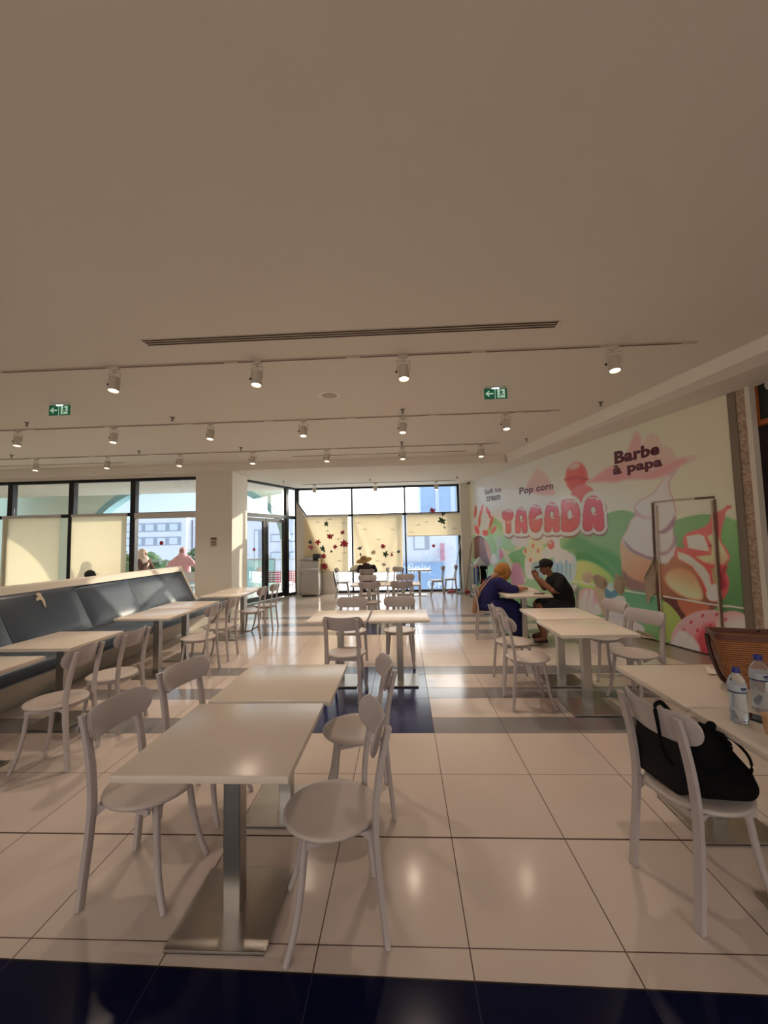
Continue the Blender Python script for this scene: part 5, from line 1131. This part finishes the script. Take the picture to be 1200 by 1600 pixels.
bm = B(); lathe(bm, [(.0325, .060), (.001, .060)], n=24, capb=False); obj('drink', bm, mat('coffee', (60, 34, 22), .2), r)
r = empty('paper_strip', (1.885, 2.70, .753), -.55); tag(r, 'crumpled white paper strip beside the wicker bag', 'paper')
bm = B(); box(bm, (0, .0, .006), (.022, .16, .003), bev=.001); box(bm, (.02, -.01, .004), (.05, .12, .002), rz=.2); obj('folded_sheet', bm, mat('white_paper', (226, 216, 206), .6), r)
# phone on the table of the couple
r = empty('phone', (2.04, 6.36, .753), 1.2); tag(r, 'dark phone on the table in front of the man in the cap', 'phone'); bm = B(); box2(bm, (-.037, -.076, 0), (.037, .076, .009), bev=.004); obj('case', bm, M_dark, r)

# ------------------------------------------------------------------ black bags on the chair
M_nyl = mat('black_nylon', (9, 9, 10), .85, spec=.2, bump=.5, bscale=25); M_nyl2 = mat('black_shopper', (12, 12, 14), .6, spec=.3)
O = (1.33, 2.03, .46)
r = empty('backpack', O); tag(r, 'black drawstring backpack slumped on the chair seat', 'backpack')
fused('sack', [('t', [(1.29, 1.99, .545), (1.32, 1.97, .62), (1.33, 1.965, .68)], [.085, .095, .055]), ('t', [(1.29, 1.94, .53), (1.44, 1.92, .515)], [.075, .060]), ('t', [(1.29, 2.05, .53), (1.42, 2.03, .515)], [.075, .060]), ('t', [(1.35, 1.96, .66), (1.43, 1.94, .54)], [.06, .07]), ('t', [(1.28, 1.99, .70), (1.38, 1.96, .68)], [.045, .045])], M_nyl, r, .008, 4, O)
fused('gathered_neck', [('t', [(1.34, 1.95, .70), (1.335, 1.95, .735), (1.35, 1.945, .755)], [.030, .016, .020]), ('t', [(1.33, 1.95, .74), (1.31, 1.955, .755)], [.014, .012])], M_nyl, r, .005, 2, O)
for pts_ in ([(1.36, 1.94, .735), (1.41, 1.90, .71), (1.455, 1.885, .65), (1.46, 1.885, .59), (1.44, 1.90, .555)], [(1.34, 1.94, .745), (1.36, 1.90, .73), (1.385, 1.885, .70), (1.38, 1.89, .67)]):
    bm = B(); tube(bm, [tuple(Vector(q)-Vector(O)) for q in spline(pts_, 4)], .006, n=8); obj('cord', bm, M_nyl, r, smooth=True)
O = (1.20, 2.06, .46)
r = empty('shopping_bag', O); tag(r, 'flat black shopping bag against the chair back, its strap over the backrest', 'bag')
bm = B()
rg = []
for z, hx, hy in ((.0, .035, .12), (.03, .045, .135), (.12, .04, .14), (.22, .025, .135), (.285, .012, .13)):
    q = rr_ring(bm, hx, hy, z, min(hx, .02)*.95, 4)
    for v in q: v.co = Matrix.Rotation(.19, 3, 'Z') @ v.co; v.co.x += .02*math.sin(v.co.y*30)*.4
    rg.append(q)
loft(bm, rg); obj('bag_body', bm, M_nyl2, r, smooth=True, ang=60)
bm = B(); P = spline([(.06, -.115, .18), (-.02, -.125, .34), (-.060, -.133, .393), (-.080, -.137, .404), (-.102, -.140, .388), (-.093, -.138, .31), (-.074, -.13, .20), (-.03, -.12, .13)], 5)
tube(bm, P, [(.005, .010)]*len(P), n=8); obj('shoulder_strap', bm, M_nyl, r, smooth=True)

# ------------------------------------------------------------------ cleaning gear by the far corner
M_cb = mat('blue_cloth', (66, 108, 176), .8); M_cl = mat('pale_blue_plastic', (170, 190, 214), .5); M_cr = mat('red_plastic', (190, 30, 48), .4)
r = empty('cleaning_trolley', (2.02, 11.25, 0)); tag(r, 'cleaning trolley with black bag and blue cloths in the corner behind the woman in blue', 'trolley')
bm = B()
for x in (-.18, .18):
    for y in (-.28, .28): tube(bm, [(x, y, .06), (x, y, .92)], .012, n=8)
for z in (.12, .90):
    tube(bm, [(-.18, -.28, z), (.18, -.28, z), (.18, .28, z), (-.18, .28, z), (-.18, -.28, z)], .011, n=8)
obj('trolley_frame', bm, M_cl, r)
bm = B()
for x in (-.18, .18):
    for y in (-.28, .28): lathe(bm, [(.035, -.012), (.035, .012)], (x, y, .035), 14, rot=Matrix.Rotation(PI/2, 3, 'Y'))
obj('wheel', bm, M_black, r)
fused('black_bin_bag', [('e', (2.08, 11.08, .62), (.12, .16, .26)), ('e', (2.08, 11.05, .84), (.15, .19, .06))], M_nyl, r, .012, 2, (2.02, 11.25, 0))
for i, (dx, c) in enumerate(((-.165, M_cb), (-.125, M_cl), (-.085, M_cb), (.05, M_cr), (.10, M_cb))):
    bm = B(); box(bm, (dx, -.30-.01*(i % 2), .62 if i < 3 else .52), (.034, .02, .46 if i < 3 else .26), bev=.008); obj('hanging_cloth', bm, c, r)
bm = B(); tube(bm, spline([(-.16, -.30, .90), (-.10, -.33, .97), (-.03, -.33, .85), (-.02, -.33, .60), (-.03, -.32, .45)], 4), .014, n=8); obj('hose', bm, mat('white_hose', (220, 220, 222), .4), r, smooth=True)
bm = B(); lathe(bm, [(.16, 0), (.15, .04), (.09, .10), (.05, .17), (.015, .21), (.001, .215)], (0, 0, 0), 16)
for v in bm.verts: v.co += Vector((random.uniform(-.015, .015), random.uniform(-.015, .015), 0))
o = obj('white_cloth', bm, mat('white_cloth', (214, 222, 228), .8), smooth=True, ang=180); o.location = (2.02, 11.08, .912); tag(o, 'heap of white cloth on top of the cleaning trolley', 'cloth')
def broom(name, base, top, mh, label, head_rot=0.0, mpole=None):
    b2 = Vector(base); t = Vector(top); r = empty(name, base); tag(r, label, 'mop')
    bm = B(); tube(bm, [(0, 0, .06), tuple(t-b2)], .012, n=8); obj('pole', bm, mpole or mh, r)
    bm = B(); box(bm, (0, 0, .03), (.24, .09, .05), rz=head_rot, bev=.012); obj('mop_head', bm, mh, r)
    bm = B(); tube(bm, [(0, 0, .04), tuple((t-b2).normalized()*.14)], .020, n=8); obj('socket', bm, mh, r)
M_wp = mat('white_pole', (214, 214, 214), .4); M_dp = mat('dull_red_pole', (120, 84, 76), .4)
broom('floor_broom', (1.86, 12.50, 0), (2.10, 12.69, 1.50), M_cr, 'red broom whose dull pole leans on the white pillar', .2, M_dp)
broom('floor_mop', (1.42, 12.60, 0), (1.80, 12.70, 1.72), M_cr, 'red mop head with a long white pole leaning across the window edge', .1, M_wp)
broom('floor_squeegee', (1.68, 12.42, 0), (1.79, 12.68, 1.30), M_wp, 'white squeegee at the foot of the window post', -.1, M_wp)

# ------------------------------------------------------------------ kiosk beyond the mural
M_wood = mat('orange_wood', (176, 96, 42), .4, noise=.15, nscale=10)
def Xp(u, v, x): d = ray(u, v); return CAMP + d*(x/d[0])
r = empty('menu_board', (4.30, 4.80, 2.88)); tag(r, 'wood framed dark board hanging at the top edge beside the white post', 'board')
bm = B(); box2(bm, (-.02, -.45, .05), (.02, .16, .62)); obj('board_panel', bm, mat('chalkboard', (38, 44, 44), .6), r)
bm = B()
for a, b2 in (((-.035, .16, 0), (.03, .22, .68)), ((-.035, -.5, 0), (.03, -.44, .68)), ((-.035, -.44, 0), (.03, .16, .06)), ((-.035, -.44, .62), (.03, .16, .68))): box2(bm, a, b2, bev=.004)
obj('board_frame', bm, M_wood, r)
bm = B(); prism(bm, spline([(.0, 0), (.10, .04), (.20, .02), (.24, .10), (.16, .16), (.10, .12), (.02, .16), (-.03, .08)], 3, True), (-.03, -.18, .36), (0, 1, 0), (0, 0, 1), (1, 0, 0), .008); obj('board_drawing', bm, mat('chalk_white', (200, 200, 200), .6), r)
r = empty('shelf_rack', (4.45, 4.85, 0)); tag(r, 'dark shelf rack with woven goods behind the white post', 'shelf')
bm = B(); box2(bm, (-.02, -.5, 0), (.02, .1, 2.6), bev=.004); 
for z in (.5, 1.1, 1.7, 2.3): box2(bm, (-.10, -.5, z), (.2, .12, z+.03), bev=.004)
obj('rack_board', bm, mat('dark_rack', (44, 30, 28), .6), r)
bm = B()
for k in range(8): tube(bm, [(-.06, -.45, 1.20+k*.055), (-.06, .08, 1.20+k*.055)], .022, n=8)
o = obj('woven_basket_side', bm, M_wick, r)
bm = B(); lathe(bm, [(.05, 0), (.075, .12), (.05, .2), (.03, .24)], (-.03, -.10, 1.74), 18); obj('grey_jar', bm, mat('grey_jar', (150, 150, 156), .3), r, smooth=True)

# ------------------------------------------------------------------ terrace and street outside
M_terr = mat('terrace_tile', (238, 232, 222), .5, noise=.06); M_mint = mat('mint_plaster', (236, 250, 240), .8); M_blue_ = mat('blue_arch', (150, 196, 206), .7)
bm = B(); box2(bm, (-16, 9.9, -.12), (-3.6, 14.4, -.01)); struct('floor_terrace', bm, M_terr)
bm = B(); box2(bm, (-3.6, 13.26, -.3), (3.5, 14.4, -.10)); struct('floor_ledge', bm, M_terr)
bm = B(); box2(bm, (-16, 9.9, 3.95), (-4.3, 14.4, 4.1)); struct('ceiling_terrace', bm, M_mint)
# arch wall
def arch_wall(name, cx, rx, zs, rz, x0, x1, ztop, y, th):
    bm = B(); arc = [(cx+rx*math.cos(t), zs+rz*math.sin(t)) for t in [PI*k/28 for k in range(29)]]
    right = [(x1, 0)] if x1 > cx+rx+.01 else []
    poly = [(x1, 0), (x1, ztop), (x0, ztop), (x0, 0), (cx-rx, 0)] + arc[::-1] + ([(cx+rx, 0)] if x1 > cx+rx else [])
    prism(bm, poly, (0, y, 0), (1, 0, 0), (0, 0, 1), (0, 1, 0), th); o = struct(name, bm, M_mint)
    bm = B(); inner = [(cx+(rx-.012)*math.cos(t), zs+(rz-.012)*math.sin(t)) for t in [PI*k/28 for k in range(29)]]; band = [(cx+(rx+.22)*math.cos(t), zs+(rz+.20)*math.sin(t)) for t in [PI*k/28 for k in range(29)]]
    prism(bm, band+inner[::-1], (0, y-.03, 0), (1, 0, 0), (0, 0, 1), (0, 1, 0), th+.05); obj('arch_trim', bm, M_blue_, o)
arch_wall('wall_arch', -7.7, 3.45, 1.75, 2.08, -16, -4.2, 4.6, 14.0, .35)
# glass railing
r = empty('terrace_railing', (-7.7, 14.15, 0)); tag(r, 'greenish glass railing with steel rail along the terrace edge', 'railing')
bm = B(); box2(bm, (-3.4, -.008, .05), (3.2, .008, 1.02)); obj('railing_glass', bm, glass_mat('green_glass', (.72, .90, .82), .10), r)
bm = B(); tube(bm, [(-3.4, 0, 1.06), (3.2, 0, 1.06)], .024, n=10)
for k in range(6): tube(bm, [(-3.3+k*1.3, 0, 0), (-3.3+k*1.3, 0, 1.05)], .018, n=8)
obj('rail_and_posts', bm, M_alu, r)
r = empty('balcony_railing', (-4.3, 15.0, 0)); tag(r, 'white metal railing of thin bars outside the glass doors', 'railing')
bm = B()
for k in range(22): tube(bm, [(-1.3+k*.14, 0, 0), (-1.3+k*.14, 0, 1.0)], .008, n=6)
tube(bm, [(-1.3, 0, 1.02), (1.7, 0, 1.02)], .02, n=8); tube(bm, [(-1.3, 0, .08), (1.7, 0, .08)], .015, n=8); tube(bm, [(-1.3, 0, .6), (1.7, 0, .6)], .012, n=8); obj('rail_bars', bm, M_wp, r)
bm = B(); box2(bm, (-5.8, 14.4, -.12), (-2.2, 17.5, -.02)); struct('floor_balcony', bm, M_terr)
# terrace chairs and red tables beyond the glass doors
M_tr = mat('red_enamel', (196, 52, 62), .4)
def terrace_chair(x, y, rz, m, label, grp):
    r = empty('terrace_chair', (x, y, 0), rz); tag(r, label, 'chair', grp)
    bm = B(); box2(bm, (-.2, -.2, .43), (.2, .2, .46), bev=.01); obj('seat', bm, m, r)
    bm = B(); box2(bm, (-.22, -.19, .55), (-.195, .19, .85), bev=.008); obj('backrest', bm, m, r)
    for sx in (1, -1):
        for sy in (1, -1): bm = B(); tube(bm, [(sx*.17, sy*.17, .43), (sx*.21, sy*.20, 0)], .014, n=8); obj('leg', bm, m, r)
    bm = B(); tube(bm, [(-.19, -.17, .44), (-.21, -.17, .6)], .012, n=6); tube(bm, [(-.19, .17, .44), (-.21, .17, .6)], .012, n=6); obj('back_post', bm, m, r)
terrace_chair(-4.75, 13.4, 2.2, M_wp, 'white metal chair outside behind the glass doors', 'terrace chairs'); terrace_chair(-6.05, 11.6, 1.4, M_wp, 'white metal chair on the terrace between booth end and pillar', 'terrace chairs')
terrace_chair(-6.1, 10.6, -1.4, M_wp, 'white metal chair on the terrace nearest the window, between booth end and pillar', 'terrace chairs')
for k, (x, y) in enumerate(((-5.0, 15.6), (-4.3, 16.1), (-3.9, 15.5))):
    r = empty('barrier_panel', (x, y, -.02), .1*k); tag(r, ['red slatted barrier outside the glass doors, next to the pillar', 'red slatted barrier outside, seen through the farther glass door', 'red slatted barrier outside, lowest in the side pane by the bin cabinet'][k], 'barrier', 'red barriers outside')
    bm = B()
    for q in range(5): box2(bm, (-.36, -.02, .12+q*.09), (.36, .02, .18+q*.09), bev=.006)
    obj('slat', bm, M_tr, r); bm = B(); box2(bm, (-.36, -.03, 0), (-.32, .03, .6)); box2(bm, (.32, -.03, 0), (.36, .03, .6)); obj('barrier_post', bm, M_wp, r)
# buildings
def building(name, label, x0, x1, y, d, z0, z1, wall, rows, wcol, wins, grp=None):
    r = empty(name, ((x0+x1)/2, y, z0)); tag(r, label, 'building', grp); cx = (x0+x1)/2
    bm = B(); box2(bm, (x0-cx, 0, 0), (x1-cx, d, z1-z0)); obj('wall', bm, wall, r)
    bm = B(); box2(bm, (x0-cx-.1, -.1, z1-z0), (x1-cx+.1, d, z1-z0+.25)); obj('parapet', bm, wall, r)
    for (a, b2, c, e2) in wins:
        bm = B(); box2(bm, (a-cx, -.06, c-z0), (b2-cx, .05, e2-z0)); f = obj('window', bm, wcol, r)
        bm = B(); n = max(1, int((b2-a)/1.1))
        for k in range(n): xx = a+(b2-a)*k/n; box2(bm, (xx-cx+.08, -.09, c-z0+.1), (xx-cx+(b2-a)/n-.35, -.05, e2-z0-.1))
        obj('pane', bm, M_pn, f)
    return r
M_fac = mat('white_facade', (250, 248, 250), .8); M_fac2 = mat('lilac_facade', (242, 240, 250), .8); M_wn = mat('window_band', (170, 178, 196), .4); M_pn = mat('pale_pane', (236, 240, 250), .2); M_bl = mat('tower_blue', (190, 212, 238), .5)
wins = [(-28.5, -22.3, z, z+.85) for z in (-3.3, -1.2, 1.65, 3.05)]
building('office_building', 'white office building with window bands behind the trees, seen through the open window', -30, -21.8, 40, 10, -12, 4.15, M_fac, 4, M_wn, wins)
building('office_building', 'narrow pale stair tower beside the white office building', -21.6, -19.4, 41, 8, -12, 4.2, M_fac2, 3, M_wn, [(-21.3, -20.9, -6, 3.8)])
building('apartment_building', 'lilac apartment block seen through the glass doors', -13.5, -7.2, 34, 9, -12, 3.4, M_fac2, 3, M_wn, [(-12.6, -11.9, -1.5, 2.8), (-11.2, -8.0, 1.7, 2.4), (-11.2, -8.0, .2, .9), (-11.0, -8.4, -2.2, -1.3)])
sb = building('shop_building', 'pale building with a large blue shop sign across the street, behind the clear far pane', -.6, 3.75, 30, 8, -9, 3.4, M_fac2, 2, M_wn, [(.75, 1.9, .9, 2.6)])
tw = building('tower_block', 'pale blue tower standing behind the shop building at the top of the far windows', 4.0-2.25, 16.5, 39, 6, -9, 8.3, M_bl, 2, M_pn, [(3.2, 3.5, -4, 6.8), (4.6, 5.0, -4, 6.8)])
r = empty('scaffold_tower', (3.95, 26, -9)); tag(r, 'tall greenish scaffold with cross bars beside the shop sign building', 'scaffold')
bm = B(); box2(bm, (-.45, .1, 0), (.9, .6, 15.1)); obj('netting', bm, mat('green_net', (168, 196, 196), .8), r)
bm = B()
for x in (-.45, .9): tube(bm, [(x, 0, 0), (x, 0, 15)], .03, n=6)
for k in range(9): z = k*1.7; tube(bm, [(-.45, 0, z), (.9, 0, z)], .025, n=6); tube(bm, [(-.45, 0, z if k % 2 else z+1.7), (.9, 0, z+1.7 if k % 2 else z)], .022, n=6)
obj('bars', bm, mat('scaffold_grey', (120, 146, 150), .5), r)
r = empty('shop_sign', (1.45, 29.8, -.85)); tag(r, 'blue shop sign with white lettering across the street', 'sign')
M_sgn = mat('sign_blue', (160, 190, 232), .5); M_sgw = mat('sign_white', (240, 246, 255), .5)
bm = B(); box2(bm, (-1.75, -.1, -1.2), (1.45, .1, .78), bev=.02); obj('sign_panel', bm, M_sgn, r)
def text3(par, body, x, y, z, size, m, name='sign_lettering', bold=.01):
    cu = bpy.data.curves.new('sign_lettering', 'FONT'); cu.body = body; cu.size = size; cu.offset = bold; cu.extrude = .01; cu.resolution_u = 3
    to = bpy.data.objects.new('tmp', cu); COL.objects.link(to); bpy.context.view_layer.update(); m2 = bpy.data.meshes.new_from_object(to.evaluated_get(bpy.context.evaluated_depsgraph_get())); bpy.data.objects.remove(to)
    for v in m2.vertices: v.co = (v.co.x+x, -v.co.z+y, v.co.y+z)
    return obj(name, m2, m, par)
text3(r, 'Infinix', -1.95, -.12, .12, 1.0, M_sgw); text3(r, 'OR.', .20, -.12, -.98, .85, M_sgw, bold=.03)
bm = B(); box2(bm, (1.2, -.16, .95), (1.5, .02, 2.2)); obj('side_banner', bm, mat('pink_banner', (214, 150, 170), .6), r)
# trees behind the terrace
M_leaf = mat('tree_leaves', (110, 140, 96), .8, noise=.35, nscale=6); M_trunk = mat('tree_trunk', (90, 72, 58), .9)
def tree(x, y, zb, zt, rad, label, seed):
    rnd = random.Random(seed); r = empty('tree', (x, y, zb)); tag(r, label, 'tree', 'trees beyond the terrace')
    bm = B(); tube(bm, [(0, 0, 0), (.1, 0, (zt-zb)*.5), (0, .1, zt-zb-rad)], [.18, .12, .07], n=8); obj('trunk', bm, M_trunk, r)
    bm = B()
    for k in range(420):
        t = rnd.random()*2*PI; ph = math.acos(2*rnd.random()-1); q = rad*(.5+.55*rnd.random()); c = Vector((q*math.sin(ph)*math.cos(t), q*.8*math.sin(ph)*math.sin(t), zt-zb-rad+q*.8*math.cos(ph)))
        R_ = Matrix.Rotation(rnd.random()*6, 3, 'Z') @ Matrix.Rotation(rnd.random()*6, 3, 'X'); s = .16+.16*rnd.random()
        vs = [bm.verts.new(c+R_ @ Vector(v)*s) for v in ((-1, 0, 0), (0, .45, .1), (1, 0, 0), (0, -.45, .1))]; bm.faces.new(vs)
    obj('foliage', bm, M_leaf, r)
tree(-14.2, 22, -6, 1.45, 1.1, 'leafy green tree behind the terrace next to the blind', 1); tree(-13.6, 27, -6, 1.75, 1.1, 'leafy green tree behind the person in the beige headscarf', 2); tree(-11.5, 23.2, -6, 1.05, .75, 'low leafy tree behind the person in the pink headscarf', 3); tree(-16.6, 23.5, -6, 1.5, 1.2, 'leafy tree hidden partly by the window frame', 4)
bm = B(); box2(bm, (-60, 14.4, -9.1), (60, 120, -9)); struct('ground', bm, mat('street_ground', (236, 232, 226), .9, noise=.1))
# small round stickers on the panes
M_st = mat('red_sticker', (190, 50, 60), .5)
for x, y, z, m, lb, rot in ((-5.92, 9.74, 1.68, M_st, 'small red round sticker on the open window pane', 0), (None, .95, 1.45, M_st, 'small red round sticker on the glass door nearer the pillar', 1), (.95, 12.93, 1.42, M_st, 'small red round sticker on the clear far pane', 0)):
    bm = B(); lathe(bm, [(.05, 0), (.05, .002)], (0, 0, 0), 16, rot=Matrix.Rotation(PI/2, 3, 'X'))
    o = obj('round_sticker', bm, m)
    if rot: c = DC + DD*2.0; o.location = (c[0]-DD[1]*.02, c[1]+DD[0]*.02, z); o.rotation_euler = (0, 0, ang_d); lb = lb
    else: o.location = (x, y, z)
    tag(o, lb, 'sticker', 'round window stickers')
bpy.context.view_layer.update()
